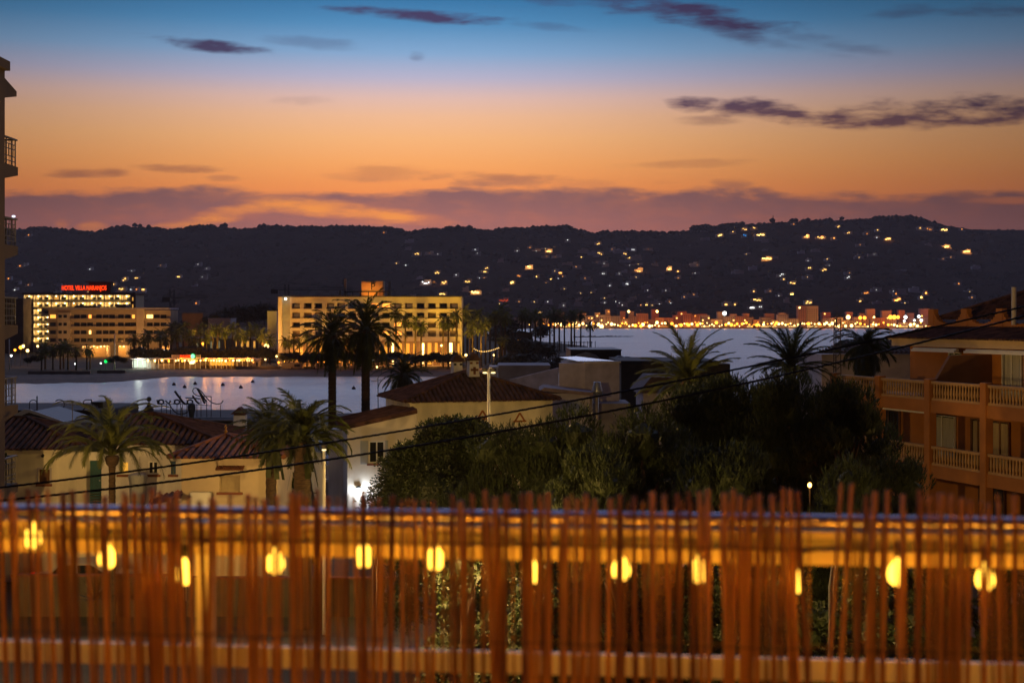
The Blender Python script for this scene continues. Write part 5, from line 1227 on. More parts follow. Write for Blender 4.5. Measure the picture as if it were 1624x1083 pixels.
MB().box(lx(442,Yp), lx(448,Yp), -1.0, 14, 0, lz(471,Yp)).build('end_fin', mat('pale_fin', (.75,.66,.5), .9, .08, .4), pr)
MB().box(lx(448,Yp)+.003, lx(460,Yp)-.003, .6, 14, 0, lz(470,Yp)).build('end_panel', mat('grey_cladding', (.40,.38,.36), .8, .2, .5), pr)
wg = MB().box(-.85, .85, -.04, 0, 0, 1.45).build('window', glass); wgm = wg.data; wa = MB().box(-1.05, 1.05, -.04, 0, 0, 1.5).build('window', amber_win); wam = wa.data
rl = MB(); rl.box(-1.12, 1.12, .05, .09, .0, .42)
rlo = rl.build('railing', mat('hotel_balcony_rail', (.12,.09,.06), .8), None); rlm = rlo.data
wc = MB().box(-.85, .85, -.04, 0, 0, 1.45).build('window', cream_sh); wcm = wc.data; wd = MB().box(-.6, .85, -.04, 0, 0, 1.3).build('window', emit('dim_hotel_room', (150, 105, 60), .35)); wdm = wd.data
for o in (wc, wd, wg, wa, rlo): bpy.data.objects.remove(o)
for r, py in enumerate(rws[:4]):
    for i, px in enumerate(cc):
        litw = (r == 0 and i in (7, 8)) or (r == 3 and i in (8, 9)) or (r == 2 and i == 9)
        o = bpy.data.objects.new('window', wam if litw else R.choice([wgm, wgm, wcm, wdm])); C.objects.link(o); o.parent = pr; o.location = (lx(px,Yp), 1.30, lz(py+4.2,Yp)+.02)
        q = bpy.data.objects.new('railing', rlm); C.objects.link(q); q.parent = pr; q.location = (lx(px,Yp), 0, lz(py+4.2,Yp)+.003)
for i in range(22):
    px = 484+i*11.4
    if R.random() < .75 or px > 620:
        MB().box(lx(px,Yp), lx(px+R.uniform(3,7),Yp), 1.2, 1.30, .3+R.uniform(.2,1.2), lz(543+R.uniform(0,2),Yp)).build('lit_opening', bulb_far if i % 4 == 0 else emit('dining_room_light', (255, 165, 55), 1.3), pr)
mb = MB()
for i in range(20): px = 478+i*13; x = lx(px,Yp); mb.lathe([(.18,0),(.15,3.6),(.25,3.8)], (x, .3, .1), 7)
mb.build('column', pm2, pr)
Yt = Yp+6
rt = thing('roof_tower', 'orange-lit box on the long hotel roof bearing a crowned letter P', 'tower', (X(592,Yt), Yt, lz(469.3,Yp)+.75)); L = Vector(rt.location)
MB().bbox(lx(573,Yt), lx(608,Yt), 0, 5, 0, lz(446,Yt), .08).build('wall', mat('tower_plaster', (.7,.5,.28), .9, .1, .5), rt)
text('letter', 'P', 2.7, (lx(591.5,Yt), -.1, lz(455,Yt)), dark, rt, .06)
mb = MB(); xc, zc2 = lx(592,Yt), lz(449,Yt)
mb.box(xc-.55, xc+.55, -.14, -.06, zc2-.08, zc2+.06); mb.box(xc-.75, xc+.75, -.14, -.06, zc2+.28, zc2+.36)
for a in (-.5, 0, .5): mb.box(xc+a-.06, xc+a+.06, -.14, -.06, zc2+.065, zc2+(.75 if a == 0 else .275)); 
mb.build('crown_emblem', dark, rt)
mb = MB(); mb.box(lx(546,Yt), lx(618,Yt), -1, 4, lz(463.5,Yt), lz(462,Yt))
for px in (548,560,572,585,598,616): mb.tube([(lx(px,Yt), -.9, 0), (lx(px,Yt), -.9, lz(463.5,Yt))], .12, 6)
mb.build('pergola', dark, rt)
for px, pt_, pb_ in ((538,460,469), (546,442,452), (617,446,456)):
    t_ = MB(); w_ = .35; t_.box(X(px,Yt)-w_, X(px,Yt)+w_, Yt+2, Yt+2.7, Z(470,Yt), Z(pt_,Yt)); tag(t_.build('roof_vent', mat('vent_plaster', (.5,.42,.35), .9)), {538:'short pale vent at the left of the pergola on the long hotel roof',546:'tall dim vent left of the lit letter box on the long hotel roof',617:'tall pale vent right of the lit letter box on the long hotel roof'}[px], 'roof vent')
light('tower_flood', (X(588,Yt), Yt-3.2, Z(466,Yt)), (255, 160, 60), 700, .3, spot=150, to=(X(592,Yt), Yt, Z(452,Yt)))
# hotel floodlights: low fittings in the garden, one at the fin top
for px in (470, 505, 545, 590, 635, 680, 720):
    q = Vector((X(px,Yp), Yp-13, 3.0)); f_ = MB(); f_.box(q.x-.25, q.x+.25, q.y-.2, q.y+.2, .75, 2.4)
    f_ = f_.build('floodlight', dark); tag(f_, 'ground floodlight in the hotel garden, %s' % {470:'nearest the white fin',505:'left of the tall dark palms',545:'between the tall dark palm trunks',590:'just right of the tall dark palms',635:'below the short roof palm, left side',680:'under the middle of the right-hand bays',720:'nearest the right end of the hotel'}[px], 'floodlight', 'hotel garden floodlights')
    light('flood_lamp', q, (255, 196, 122), 1500, .3, spot=140, to=(q.x, Yp, 11))
for px in (480, 530, 560, 610, 650, 695): light('colonnade_light', (X(px,Yp), Yp-1.2, 4.2), (255, 150, 40), 420, .3, pr.parent)
q = (X(454,Yp), Yp-.9, Z(474,Yp)); light('fin_lamp', q, (255, 236, 200), 5500, .2)
fl_ = MB().ball(q, .32, 8, 6).build('wall_floodlight', emit('fin_flood', (255, 240, 205), 9)); tag(fl_, 'bright white floodlight at the top of the grey end panel of the long hotel', 'floodlight')
light('fin_wash', (X(445,Yp), Yp-6, 3), (255, 190, 100), 2200, .3, spot=60, to=(X(445,Yp), Yp, 14))

# ================================================================ BEACH EDGE
def beachY(px): return shore(px)+32
pw = MB()
for a, b in ((40,150),(150,209),(374,444)): pw.box(X(a,beachY(a)), X(b,beachY(b)), beachY((a+b)/2)-.4, beachY((a+b)/2), .7, 1.5)
tag(pw.build('promenade_wall', mat('promenade_wall', (.4,.32,.26), .9, .2, .5)), 'low pale wall along the beach promenade at left', 'wall')
Yr = 384.0
bar = thing('beach_bar', 'long beach bar with glowing amber bays, white left end and a small red sign', 'restaurant', (X(300,Yr), Yr, .75)); L = Vector(bar.location)
MB().box(lx(210,Yr), lx(410,Yr), 4, 4.3, 0, lz(570,Yr)).build('back_wall', mat('bar_back', (.6,.42,.22), .9, .2, .5), bar)
MB().box(lx(207,Yr), lx(411,Yr), -.4, 4.5, lz(570,Yr)+.003, lz(568.6,Yr)).build('roof', mat('bar_roof', (.5,.42,.35), .8, .1, 1), bar)
for k in range(25): x = lx(210+k*8.3,Yr); MB().box(x-.08, x+.08, 0, .16, 0, lz(570,Yr)).build('post', white_paint, bar)
MB().box(lx(247,Yr), lx(277,Yr), .2, .5, 0, lz(577,Yr)).build('counter', mat('bar_counter', (.3,.28,.26), .8), bar)
MB().box(lx(211,Yr), lx(246,Yr), .6, .9, .0, lz(571,Yr)).build('white_bay', mat('white_bay', (.7,.7,.66), .8, .05, 1), bar)
MB().box(lx(211.5,Yr), lx(231,Yr), .5, .597, .3, lz(571,Yr)).build('lit_screen', emit('lit_white_screen', (225, 240, 215), 1.15), bar)
MB().box(lx(328,Yr), lx(366,Yr), 3.8, 3.99, .1, lz(574,Yr)).build('lit_bay', emit('amber_bay', (255, 165, 50), 1.2), bar)
rr6 = random.Random(4)
px = 235
while px < 408:
    o = MB().ball((lx(px,Yr), -.1, lz(571.5+rr6.uniform(-.3,.8),Yr)), rr6.uniform(.16, .30) if px > 277 else .28, 7, 5, 1.4 if px < 290 else 1.0).build('bulb', bulb_far if rr6.random() < .75 else bulb_org, bar)
    px += 11 if px < 276 else rr6.uniform(3.2, 6.5)
MB().ball((lx(305,Yr), -.3, lz(575,Yr)), .75, 8, 5, .5).build('bulb', bulb_far, bar)
for px in (222,): light('bar_light', (lx(px,Yr), -.8, 3), (235, 245, 225), 1200, .5, bar)
for px in (285, 305, 325, 345, 365, 392): light('bar_light', (lx(px,Yr), 1.6, 3.1), (255, 150, 45), 2000, .5, bar)
for px in (262, 300, 345, 385): light('bar_front_light', (lx(px,Yr), -1.5, 3.2), (255, 170, 80), 500, .5, bar)
rng = random.Random(8)
mb = MB()
for k in range(16):
    x = lx(318+k*5.4,Yr); mb.box(x-.35, x+.35, 1.0, 1.6, 0, .75); mb.box(x+.5, x+.9, 1.1, 1.5, 0, .9)
mb.build('tables', mat('bar_wood', (.12,.06,.03), .7), bar)
bs = thing('bar_sign', 'glowing red sign board with a green disc on the beach bar roof', 'sign', (X(295,Yr), Yr-.2, Z(568.6,Yr))); L = Vector(bs.location)
MB().box(lx(272,Yr), lx(318,Yr), .1, .3, .05, lz(562.5,Yr)).build('board', mat('sign_board', (.25,.2,.2), .8), bs)
mb = MB(); zz1, zz2 = lz(567.4,Yr), lz(563.4,Yr)
for a, pts in enumerate([[(286.5,0),(286.5,1),(289,1),(289,.5),(286.5,.5)], [(290,0),(291.3,1),(292.6,0)], [(293.3,0),(294.6,1),(295.9,0)], [(296.8,0),(296.8,1),(299.2,1),(299.2,.5),(296.8,.5)], [(299.8,1),(302.6,1),(301.2,1),(301.2,0)]]):
    mb.tube([(lx(x,Yr), .02, zz1+(zz2-zz1)*y) for x, y in pts], .075, 5)
mb.build('lettering', emit('orange_red_neon', (255, 80, 22), 2.2), bs)
MB().box(lx(285.4,Yr), lx(303.4,Yr), .05, .097, lz(568,Yr), lz(562.7,Yr)).build('panel', emit('red_panel', (225, 28, 12), .75), bs)
MB().prism([(lx(306,Yr)+.55*math.cos(k*.45), lz(565,Yr)+.62*math.sin(k*.45)) for k in range(14)], 1, -.05, .06).build('disc', emit('green_disc', (150, 255, 190), 1.6), bs)
MB().prism([(lx(306,Yr)+.8*math.cos(k*.45), lz(565,Yr)+.85*math.sin(k*.45)) for k in range(14)], 1, .065, .095).build('disc_rim', emit('green_rim', (10, 150, 60), .9), bs)
light('sign_glow', (lx(292,Yr), -2, lz(565,Yr)), (255, 40, 20), 60, .5, bs); light('sign_glow', (lx(307,Yr), -2, lz(565,Yr)), (30, 255, 110), 60, .5, bs)
def kiosk(px0, px1, pyt, Y, label, lamps=0):
    t_ = thing('beach_hut', label, 'beach hut', (X(px0,Y), Y, .75)); w_ = (px1-px0)/F*Y; h = Z(pyt,Y)-.75
    MB().bbox(0, w_, 0, 3, 0, h*.86, .05).build('wall', mat('white_boards', (.5,.42,.42), .8, .15, 6, stretch=(4,1,.3)), t_)
    mb = MB(); mb.prism([(-.25, h*.86+.003), (w_+.25, h*.86+.003), (w_*.5, h)], 1, -.3, 3.3); mb.build('roof', mat('pale_roof', (.45,.4,.42), .8, .15, 2), t_)
    MB().box(w_*.62, w_*.9, -.04, -.003, h*.3, h*.72).build('hatch', dark, t_)
    for k in range(lamps): MB().ball((w_*(.2+.22*k), -.2, h*.72), .16, 6, 5).build('lamp', bulb_org, t_)
kiosk(447, 479, 575, 384, 'leftmost white beach hut below the lit yellow palms', 0)
kiosk(500, 522, 570, 384, 'white beach hut with lamps, left of the tall palm trunks', 3)
kiosk(553, 575, 575, 384, 'white beach hut between the two tall palm trunks', 1)
kiosk(400, 410, 570, 382, 'small white hut at the right end of the beach bar', 1)
def dot(px, py, Y, r, m, label, cat='lamp', post=True, pwr=0, col=(255,170,70), gz=.75, group=None):
    q = P(px, py, Y); t_ = thing('lamp', label, cat, (q.x, q.y, gz), 0, group)
    if post and q.z-gz > .5: MB().tube([(0,0,0),(0,0,q.z-gz-r)], .06, 5).build('pole', iron, t_)
    MB().ball((0,0,max(q.z-gz, r)), r, 9, 6).build('globe', m, t_, True)
    if pwr: light('lamp_light', (0,-.8,q.z-gz), col, pwr, .3, t_)
    return t_
dots = [(423,549,425,.75,bulb_far,'large round yellow lamp left of the long hotel',2600),(322,545,430,.42,bulb_org,'orange lamp among the palms above the red sign',900),(364,553,415,.25,bulb_far,'small lamp above the middle of the beach bar',0),
    (225,553,420,.4,bulb_wht,'cool white lamp behind the hedge left of the beach bar',200),(421,570,380,.22,bulb_far,'small lamp near the right end of the beach bar',150),(439,565,384,.3,bulb_far,'round lamp beside the low garden hut left of the long hotel',150),
    (442,575,381,.28,bulb_org,'orange lamp at the foot of the white hotel fin',150),(519,563,386,.2,bulb_org,'tiny orange lamp left of the tall palm trunks, above the huts',0),(539,573,384,.25,bulb_org,'orange lamp between the tall palm trunks',120),(545,565,388,.25,bulb_far,'yellow lamp between the tall palm trunks',100),
    (570,558,388,.28,bulb_org,'yellow garden lamp just left of the right tall trunk',100),(607,561,388,.32,bulb_far,'bright garden lamp right of the tall palm trunks',200),(592,571,384,.2,bulb_wht,'small white lamp right of the tall palm trunks, above the beach',0),(598,582,381,.25,bulb_far,'lamp on the beach edge behind the short roof palm',80),
    (739,563,384,.35,bulb_far,'yellow lamp above the yellow house chimneys',400),(783,563,384,.22,bulb_far,'small yellow lamp right of the yellow house chimneys',60),(120,577,378,.28,bulb_wht,'white beach lamp among the dark beach palms',60),(160,576,378,.22,bulb_wht,'small white lamp left of the thin beach lamp post',0),
    (33,551,400,.5,bulb_org,'leftmost orange lamp near the balcony block',250),(37,549,410,.45,bulb_far,'pale lamp left of the lit hotel foot',200),(44,556,400,.45,bulb_far,'low pale lamp under the lit hotel corner',200),(24,555,400,.35,bulb_org,'small orange lamp at the far left shore',0),
    (18,564,390,.3,bulb_wht,'low white lamp at the far left shore',0),(60,549,430,.35,bulb_far,'lamp under the right columns of the lit hotel corner',200),(700,548,394,.3,bulb_far,'lamp in the right part of the hotel colonnade',0)]
for px, py, Y, r, m_, lb, pwr in dots: dot(px, py, Y, r, m_, lb, pwr=pwr)
dot(168, 573, 378, .45, emit('green_cross', (20, 220, 90), 2.2), 'small glowing green sign on the beach promenade', 'sign', pwr=60, col=(30,255,110))
for px, pyt, Y, lb in ((182,529,380,'tall thin white lamp post on the beach left of the beach bar'),(15,538,380,'thin white post at the far left shore')):
    lamp_post(px, pyt, Y, lb, 1, px == 182, 0, r=.13, gz=.75)
# walls of light in the garden: lamps at palm feet
gl_spots = [(315,430),(345,420),(372,430),(400,428),(418,420),(452,392),(465,386),(478,388),(505,390),(556,388),(735,405),(750,400),(765,398),(785,410),(797,395),(650,388),(668,388),(700,390),(720,390),(330,425),(640,390)]
where_ = {315:'below the first lit palms',330:'between the lit palms above the red sign',345:'at the foot of the brightest lit palm',372:'in the middle of the lit palm row',400:'near the lit windows of the low building',418:'beside the large round yellow lamp',452:'just right of the white hotel fin',465:'under the brightest yellow trunks right of the fin',478:'right of the leftmost beach hut',505:'behind the beach hut with lamps',556:'behind the hut between the tall trunks',640:'at the left of the hotel terrace palms',650:'under the hotel terrace palms',668:'in the middle of the hotel terrace palms',700:'right of the hotel terrace palms',720:'near the right end of the hotel terrace',735:'at the left of the garden grove',750:'in the middle of the garden grove',765:'under the hanging string of bulbs',785:'at the right of the garden grove',797:'beside the post of the hanging bulbs'}
for px, Y in gl_spots:
    x = X(px,Y); f_ = MB(); f_.lathe([(.12,0),(.2,.3),(.16,.42)], (x, Y-2.2, .75), 8); tag(f_.build('garden_uplight', dark), 'small garden uplight %s' % where_[px], 'uplight', 'garden uplights')
    light('uplight_lamp', (x, Y-2.2, 2.4), (255, 196, 56), 4500, .2, spot=95, to=(x, Y+.3, 9))
fs = thing('bulb_string', 'hanging curve of big amber bulbs right of the long hotel', 'string lights', (X(772,384), 384, .75)); L = Vector(fs.location); cd_ = []
for k in range(15):
    f = k/14; px = 752+39*f; py = 553+5.2*math.sin(math.pi*f**.8)*1.0-1.5*f; q = P(px, py, 384)-L; cd_.append((q.x, 0, q.z+.3))
    MB().ball((q.x, 0, q.z), .12, 7, 5).build('bulb', emit('hanging_amber_bulb', (255, 200, 110), 3.0), fs)
MB().tube(cd_, .04, 4).build('cord', dark, fs)
mb = MB(); mb.tube([(cd_[0][0],0,0), cd_[0]], .08, 5); mb.tube([(cd_[-1][0],0,0), cd_[-1]], .08, 5); mb.build('post', iron, fs)
light('string_glow', (X(772,384), 382.5, 3.3), (255, 165, 50), 900, 1.0)
hut = thing('garden_hut', 'small dark hut with one orange lit window on the point', 'hut', (X(826,480), 480, .75)); MB().bbox(-4, 4, 0, 5, 0, Z(528,480)-.75, .1).build('wall', mat('hut_wood', (.12,.07,.04), .8), hut); MB().box(-3.5, -1.2, -.06, -.003, Z(544,480)-.75, Z(538,480)-.75).build('window', amber_win, hut); MB().box(-.9, 0, -.06, -.003, Z(544,480)-.75, Z(538,480)-.75).build('window', amber_win, hut)
mb = MB(); mb.prism([(-4.5, Z(528,480)-.747), (4.5, Z(528,480)-.747), (0, Z(525,480)-.75)], 1, -.5, 5.5); mb.build('roof', darkroof, hut)
# fence of posts on the point, dark deck
mb = MB()
for px in range(884, 945, 6): x = X(px,560); mb.box(x-.12, x+.12, 560, 560.3, 1.0, Z(541,560))
mb.box(X(880,560), X(940,560), 560.05, 560.2, Z(543.4,560), Z(542.4,560)); tag(mb.build('deck_railing', dark), 'dark timber railing along the tip of the palm point', 'railing')

BU = [(276,610.8,'leftmost'),(293,615,'second'),(309.6,609.6,'third'),(353.6,611.6,'fourth'),(382,615.5,'fifth'),(401,606.6,'sixth'),(561,617,'rightmost, seen between the tall trunks')]
for px, py, w_ in BU:
    Y = EYE*F/(py-HY); o = MB(); o.lathe([(.05,-.3),(.32,-.12),(.42,.1),(.32,.36),(.12,.52),(.05,.7)], seg=10); o = o.build('buoy', mat('dark_red_buoy', (.10,.03,.03), .5), None, True); o.location = (X(px,Y), Y, 0)
    tag(o, '%s small dark buoy%s floating in the bay' % (w_.split(',')[0], ' from the left' if w_ in ('second','third','fourth','fifth','sixth') else (' between the tall palm trunks' if 'right' in w_ else '')), 'buoy', 'buoys in the bay')
# people on the beach, a handful of dark specks in the photo
def crane(px, pyb, pyt, Y, jl, jr, pyj, label):
    mb = MB(); x = X(px,Y); zb, zt = .75, Z(pyt,Y); w_ = .9; nst = int((zt-zb)/2.2)
    for a, b in ((-w_,-w_),(w_,-w_),(w_,w_),(-w_,w_)): mb.tube([(x+a, Y+b, zb), (x+a, Y+b, zt)], .14, 4)
    for k in range(nst):
        z = zb+k*2.2; sx = 1 if k % 2 else -1; mb.tube([(x-w_*sx, Y-w_, z), (x+w_*sx, Y-w_, z+2.2)], .09, 4)
    zj = Z(pyj,Y); mb.tube([(X(jl,Y), Y, zj), (X(jr,Y), Y, zj)], .16, 4); mb.tube([(X(jl,Y), Y, zj+.1), (x, Y, zt+1), (X(jr,Y), Y, zj+.1)], .08, 4); mb.tube([(X(jl,Y), Y, zj+1.0), (X(jr,Y), Y, zj+1.0)], .1, 4)
    c0 = X(jl,Y); mb.box(c0, c0+3.5, Y-.8, Y+.8, zj-2.0, zj+.2)
    tag(mb.build('tower_crane', dark), label, 'crane')
crane(273, 560, 459, 640, 258, 330, 472, 'dark tower crane standing right of the low apartment block')
crane(455, 560, 451, 700, 430, 560, 459.5, 'faint dark tower crane behind the left end of the long hotel')

# ================================================================ HILLSIDE VILLAS
rv = random.Random(21)
villa_wall = [mat('villa_white', (.78,.70,.74), .9, .15, .3), mat('villa_grey', (.55,.48,.52), .9, .15, .3), mat('villa_rose', (.62,.50,.48), .9, .15, .3)]
wq = {}
def winmesh(m, w, h):
    k = (m.name, w, h)
    if k not in wq:
        o = MB().box(-w/2, w/2, -.25, 0, 0, h).build('window', m); wq[k] = o.data; bpy.data.objects.remove(o)
    return wq[k]
def villa(px, py, w, h, wins, m, label, group, pitched=True, seed=0):
    q = hill_at(px, py); k = q.y/F; t_ = thing('villa', label, 'house', (q.x, q.y-16, q.z-h*.25), 0, group); r = random.Random(seed)
    mb = MB(); d = 9; wl_, wr_ = -w*k/2, w*k/2; st = r.uniform(.3, .6)
    mb.box(wl_, wl_+(wr_-wl_)*st, 0, d, -4, h*.65); mb.box(wl_+(wr_-wl_)*st+.02, wr_, 1.5, d+3, -4, h); mb.box(wl_-1.5, wr_+1, -3.5, -.02, -4, -.8)
    mb.build('wall', m, t_)
    x0, x1 = wl_+(wr_-wl_)*st, wr_; mb = MB()
    if pitched: mb.prism([(x0-.5, h+.01), (x1+.5, h+.01), ((x0+x1)/2+1, h+1.6), ((x0+x1)/2-1, h+1.6)], 1, 1, d+3.5)
    else: mb.box(x0-.3, x1+.3, 1.2, d+3.3, h+.01, h+.4)
    mb.box(wl_-.3, x0-.55, -.3, d+.3, h*.65+.01, h*.65+.35); mb.build('roof', tile, t_)
    for (dx_, dy_, ww, hh_, wmn) in wins:
        o = bpy.data.objects.new('window', winmesh(wmn, ww, hh_)); C.objects.link(o); o.parent = t_; o.location = (dx_*k, -3.8 if dy_ > 1 else -.3, -dy_*k+h*.25)
    return t_
LM = [(0,90,'above the red sign'),(90,240,'above the balcony hotel'),(240,440,'above the lit palms'),(440,690,'above the long hotel'),(690,780,'above the long hotel\'s end'),(780,860,'above the garden grove'),
      (860,960,'above the point palms'),(960,1060,'above open sea'),(1060,1150,'above the shining palm'),(1150,1230,'below the ridge mast'),(1230,1310,'above the spiky palm'),(1310,1400,'above the lattice mast'),(1400,1480,'above the right-hand town'),(1480,1700,'above the scalloped roof')]
def zone(px, py):
    rr_ = ridge(px); f = (FPY-py)/(FPY-rr_); lv = 'at the hill foot' if f < .27 else 'low down' if f < .45 else 'midway up' if f < .66 else 'high up' if f < .85 else 'at the ridge'
    hz = [c for a, b, c in LM if a <= px < b]; return lv, (hz[0] if hz else 'at the right')
kinds = {'y':('yellow-lit',warm_win,1),'Y':('bright yellow-lit',emit('bright_villa_window',(255,205,105),6),1.35),'o':('faint orange-lit',amber_win,1),'O':('strong orange-lit',emit('strong_orange_window',(255,170,75),5),1.3),'w':('white-lit',white_win,.9),'W':('bright white-lit',bulb_wht,1.1),'b':('blue-lit',blue_win,1.4),'r':('red-orange glowing',emit('red_orange_glow',(255,90,30),.7),1.2)}
allv = []
for px, py, c in LITV:
    nm, m_, big = kinds[c[0]]; n = int(c[1]); allv.append([px, py, '%s villa, %s window%s' % (nm, ['one','two','three','four','five','six'][n-1], '' if n == 1 else 's'), c, n])
for k, (px, py, w) in enumerate(UNL): allv.append([px, py, 'unlit pale villa', 'u', w] if k % 5 < 2 else [px, py, 'pale dim-lit villa', 'd', w])
DIMW = [emit('tiny_amber_window', (255,170,85), 2.6), emit('tiny_yellow_window', (255,205,120), 3.0), emit('tiny_white_window', (230,230,220), 2.2)]
grp = {}
for v in allv: lv, hz = zone(v[0], v[1]); v.append((v[2], lv, hz)); grp.setdefault(v[-1], []).append(v)
for key, vs in grp.items():
    vs.sort(key=lambda v: v[0])
    for i, v in enumerate(vs):
        lb = '%s %s, %s' % key
        if len(vs) > 1: lb = '%s from left: %s' % (ordn(i), lb)
        if v[3] in 'ud': villa(v[0], v[1], v[4], rv.uniform(4.5, 8.5), [] if v[3] == 'u' else [(rv.uniform(-2,2), 0, 1.1, 1.1, DIMW[rv.randrange(3)])], rv.choice(villa_wall), lb, 'hillside villas', rv.random() < .7, rv.random()); continue
        nm, m_, big = kinds[v[3][0]]; n = v[4]; wins = []; span = 2.3*n
        for k in range(n): wins.append(((k-(n-1)/2)*2.4+rv.uniform(-.4,.4), rv.choice([0,0,.6,-.9,1.6]) if n > 1 else 0, round(rv.uniform(1.4,2.3),1)*big, round(rv.uniform(1.3,2.0),1)*big, m_))
        villa(v[0], v[1], max(8, span+rv.uniform(3, 8)), rv.uniform(5, 8.5), wins, rv.choice(villa_wall), lb, 'hillside villas', rv.random() < .7, rv.random())
mast = MB(); q = P(1226, ridge(1226)+2, RY); 
for a, b in ((-.9,-.9),(.9,-.9),(0,.9)): mast.tube([(q.x+a, q.y+b, q.z), (q.x+a*.5, q.y+b*.5, q.z+24)], .35, 4)
for k in range(8): mast.tube([(q.x-.8, q.y, q.z+k*3), (q.x+.8, q.y, q.z+k*3+3)], .2, 4)
tag(mast.build('radio_mast', dark), 'thin radio mast standing on the hill ridge at right', 'mast')

# ================================================================ THE TOWN ACROSS THE BAY
town_m = [mat('town_rose', (.42,.28,.24), .9, .15, .1), mat('town_cream', (.55,.42,.30), .9, .15, .1), mat('town_grey', (.36,.28,.30), .9, .15, .1), mat('town_rust', (.42,.20,.11), .9, .15, .1)]
rt_ = random.Random(33); TB = []
px = 786
while px < 1484:
    w = rt_.uniform(8, 19); top = rt_.uniform(498, 508) if px < 1270 else rt_.uniform(503, 512)
    if 1255 < px < 1280: top = 486
    if 1130 < px < 1180: top = rt_.uniform(500, 503)
    TB.append((px, w, top, rt_.uniform(2048, 2064), 0)); px += w*rt_.uniform(.95, 1.15)
px = 880
while px < 1470:
    w = rt_.uniform(7, 15); TB.append((px, w, rt_.uniform(490, 499), rt_.uniform(2072, 2082), 1)); px += w+rt_.uniform(3, 30)
names = {0:'seafront block', 1:'rear block'}
colsn = ['rose','cream','grey','rust']
gcount = {}
TB2 = []
for px, w, top, Y, row in TB: ci = rt_.randrange(4) if not 1020 < px < 1100 else 3; TB2.append([px, w, top, Y, row, ci])
for b in sorted(TB2):
    _, hz = zone(b[0], 480); hz = hz.replace('above', 'behind'); key = (colsn[b[5]], names[b[4]], hz); gcount.setdefault(key, []).append(b)
for key, bs_ in gcount.items():
    for i, (px, w, top, Y, row, ci) in enumerate(sorted(bs_)):
        lb = '%s %s in the far town, %s' % key
        if len(bs_) > 1: lb = '%s from left: %s' % (ordn(i), lb)
        gz_ = .75; W = w/F*Y; h = Z(top, Y)-gz_; t_ = thing('town_building', lb, 'building', (X(px,Y), Y, gz_), 0, 'buildings of the far town')
        mb = MB(); mb.box(0, W, 0, 12, 0, h); 
        nf = max(2, int(h/3.1))
        for k in range(1, nf): mb.box(.4, W-.4, -1.1, -.003, k*3.1-.12, k*3.1+.75)
        mb.build('wall', town_m[ci], t_)
        MB().box(-.3, W+.3, -.3, 12.3, h+.01, h+rt_.uniform(.4, 1.2)).build('roof', tile if rt_.random() < .5 else town_m[ci], t_)
        for k in range(nf):
            x = 1.0
            while x < W-2 and row == 0 and k > 0:
                o = bpy.data.objects.new('window', winmesh(glass, 1.3, 1.6)); C.objects.link(o); o.parent = t_; o.location = (x+.7, -.01, k*3.1+.78); x += 3.1
        for k in range(rt_.choice([0,0,1,2])):
            o = bpy.data.objects.new('window', winmesh(warm_win if rt_.random() < .6 else amber_win, 1.9, 1.6)); C.objects.link(o); o.parent = t_; o.location = (rt_.uniform(1.5, max(1.6, W-1.5)), -1.2, 3.1*rt_.randrange(1, nf)+.8)
        if row == 0 and px > 850 and rt_.random() < .55:
            MB().box(.3, W-.3, -1.6, -1.2, .7, 2.9).build('shop_front', emit('seafront_shops_orange', (255, 150, 55), .7) if ci in (0, 3) or rt_.random() < .4 else emit('seafront_shops_warm', (255, 195, 110), 1.0), t_)
# seafront lamps
LMP = []
px = 862
while px < 1478:
    dens = 1.0 if 960 < px < 1330 else 1.6
    LMP.append((px, rt_.uniform(511, 517.5), rt_.choice([.9,1.1,1.4,1.9,2.4]), 0 if rt_.random() < .62 else 1)); px += rt_.uniform(2.6, 6.4)*dens
SP = [(997,494,2.0,0),(1042,494,2.0,0),(1149,497,3.0,2),(954,518,3.0,0),(1345,503,3.2,0),(1364,504,2.6,1),(1371,504,2.6,1),(1412,503,3.2,1),(1418,503,3.2,1),(1424,503,2.6,1),(1436,503,2.6,2),(1457,502,2.2,2),(1461,508,2.2,2),(1450,508,1.6,2),(1386,503,1.6,0),(1434,509,1.6,2),(1268,488,1.4,0),(938,513,2.0,2),(902,515,2.0,1),(1324,509,1.6,0),(878,514,1.6,1),(888,516,1.6,1)]
bmm = {}
for m_i, m_ in enumerate((bulb_far, bulb_org, bulb_wht)):
    for r in (.9,1.1,1.4,1.6,1.9,2.0,2.2,2.4,2.6,3.0,3.2):
        o = MB().ball((0,0,0), r, 8, 5).build('globe', m_, None, True); bmm[(m_i, r)] = o.data; bpy.data.objects.remove(o)
pl = MB().tube([(0,0,0),(0,0,1)], .15, 4).build('pole', iron); plm = pl.data; bpy.data.objects.remove(pl)
allp = sorted(LMP+SP); 
gq = {}
for a in allp:
    _, hz = zone(a[0], 480); hz = hz.replace('above', 'behind'); cn_ = ['yellow','orange','white'][a[3]]; sz = 'large' if a[2] >= 2.2 else 'small' if a[2] < 1.2 else 'middling'; hi_ = 'raised' if a[1] < 510 else 'seafront'; gq.setdefault((sz, cn_, hi_, hz), []).append(a)
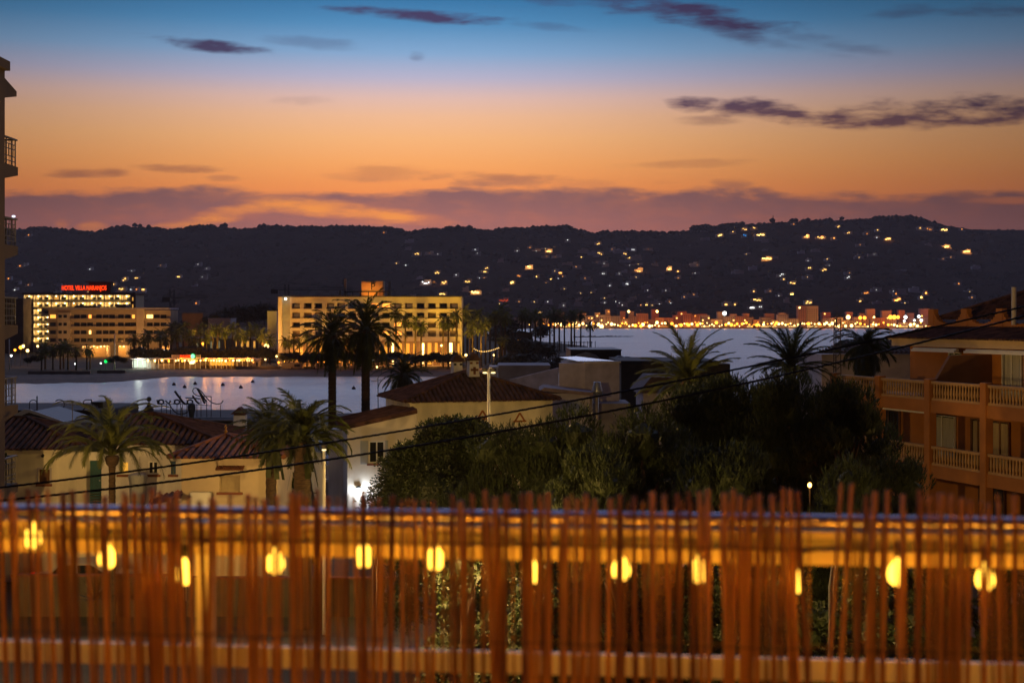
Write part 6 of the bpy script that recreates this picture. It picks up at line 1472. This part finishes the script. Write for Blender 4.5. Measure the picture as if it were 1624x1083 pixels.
for key, ls in gq.items():
    for i, (px, py, r, mi) in enumerate(sorted(ls)):
        lb = '%s %s %s town lamp %s' % key
        if len(ls) > 1: lb = '%s from left: %s' % (ordn(i), lb)
        Y = 2040; q = P(px, py, Y); gz_ = .75; t_ = thing('street_lamp', lb, 'street lamp', (q.x, Y, gz_), 0, 'lamps of the far town')
        a = bpy.data.objects.new('pole', plm); C.objects.link(a); a.parent = t_; a.scale = (1,1,max(q.z-gz_-r*.5, .2))
        b = bpy.data.objects.new('globe', bmm[(mi, r)]); C.objects.link(b); b.parent = t_; b.location = (0,0,max(q.z-gz_, r*.6))
for px in range(890, 1480, 26):
    c_ = (255, 120, 35) if 1010 < px < 1110 or px > 1300 else (255, 165, 80); light('town_glow', (X(px,2030), 2030, 9), c_, 5500, 3)
    light('town_glow', (X(px+13,2066), 2066, 22), c_, 2500, 3)
for px in (1190, 1204, 1276, 1300, 1405, 1497, 1529, 1214, 870, 839, 1012, 1060, 690, 754):
    py = {1190:372,1204:372,1276:376,1300:377,1405:382,1497:392,1529:400,1214:412,870:400,839:425,1012:430,1060:427,690:449,754:465}[px]; q = hill_at(px, py); light('villa_glow', (q.x, q.y-26, q.z+4), (255, 180, 90), 9000, 2)

# added lights without fittings: restaurant glow on the apartment block front
for px in (100, 140, 180, 220, 255): light('front_fill', (X(px,502), 500, 4.5), (255, 190, 110), 1100, .6)
# ================================================================ DUSK HAZE
hz_ = MB().box(-5200, 6500, -30, 4960, -2.2, 330); hm_ = bpy.data.materials.new('evening_haze'); hm_.use_nodes = True
n2_ = hm_.node_tree.nodes; n2_.remove(n2_['Principled BSDF']); pv = n2_.new('ShaderNodeVolumePrincipled'); pv.inputs['Density'].default_value = .00006; pv.inputs['Color'].default_value = (.95,.80,.80,1); pv.inputs['Anisotropy'].default_value = .25
hm_.node_tree.links.new(pv.outputs[0], n2_['Material Output'].inputs['Volume']); hm_.cycles.homogeneous_volume = True
tag(hz_.build('haze', hm_), kind='stuff')
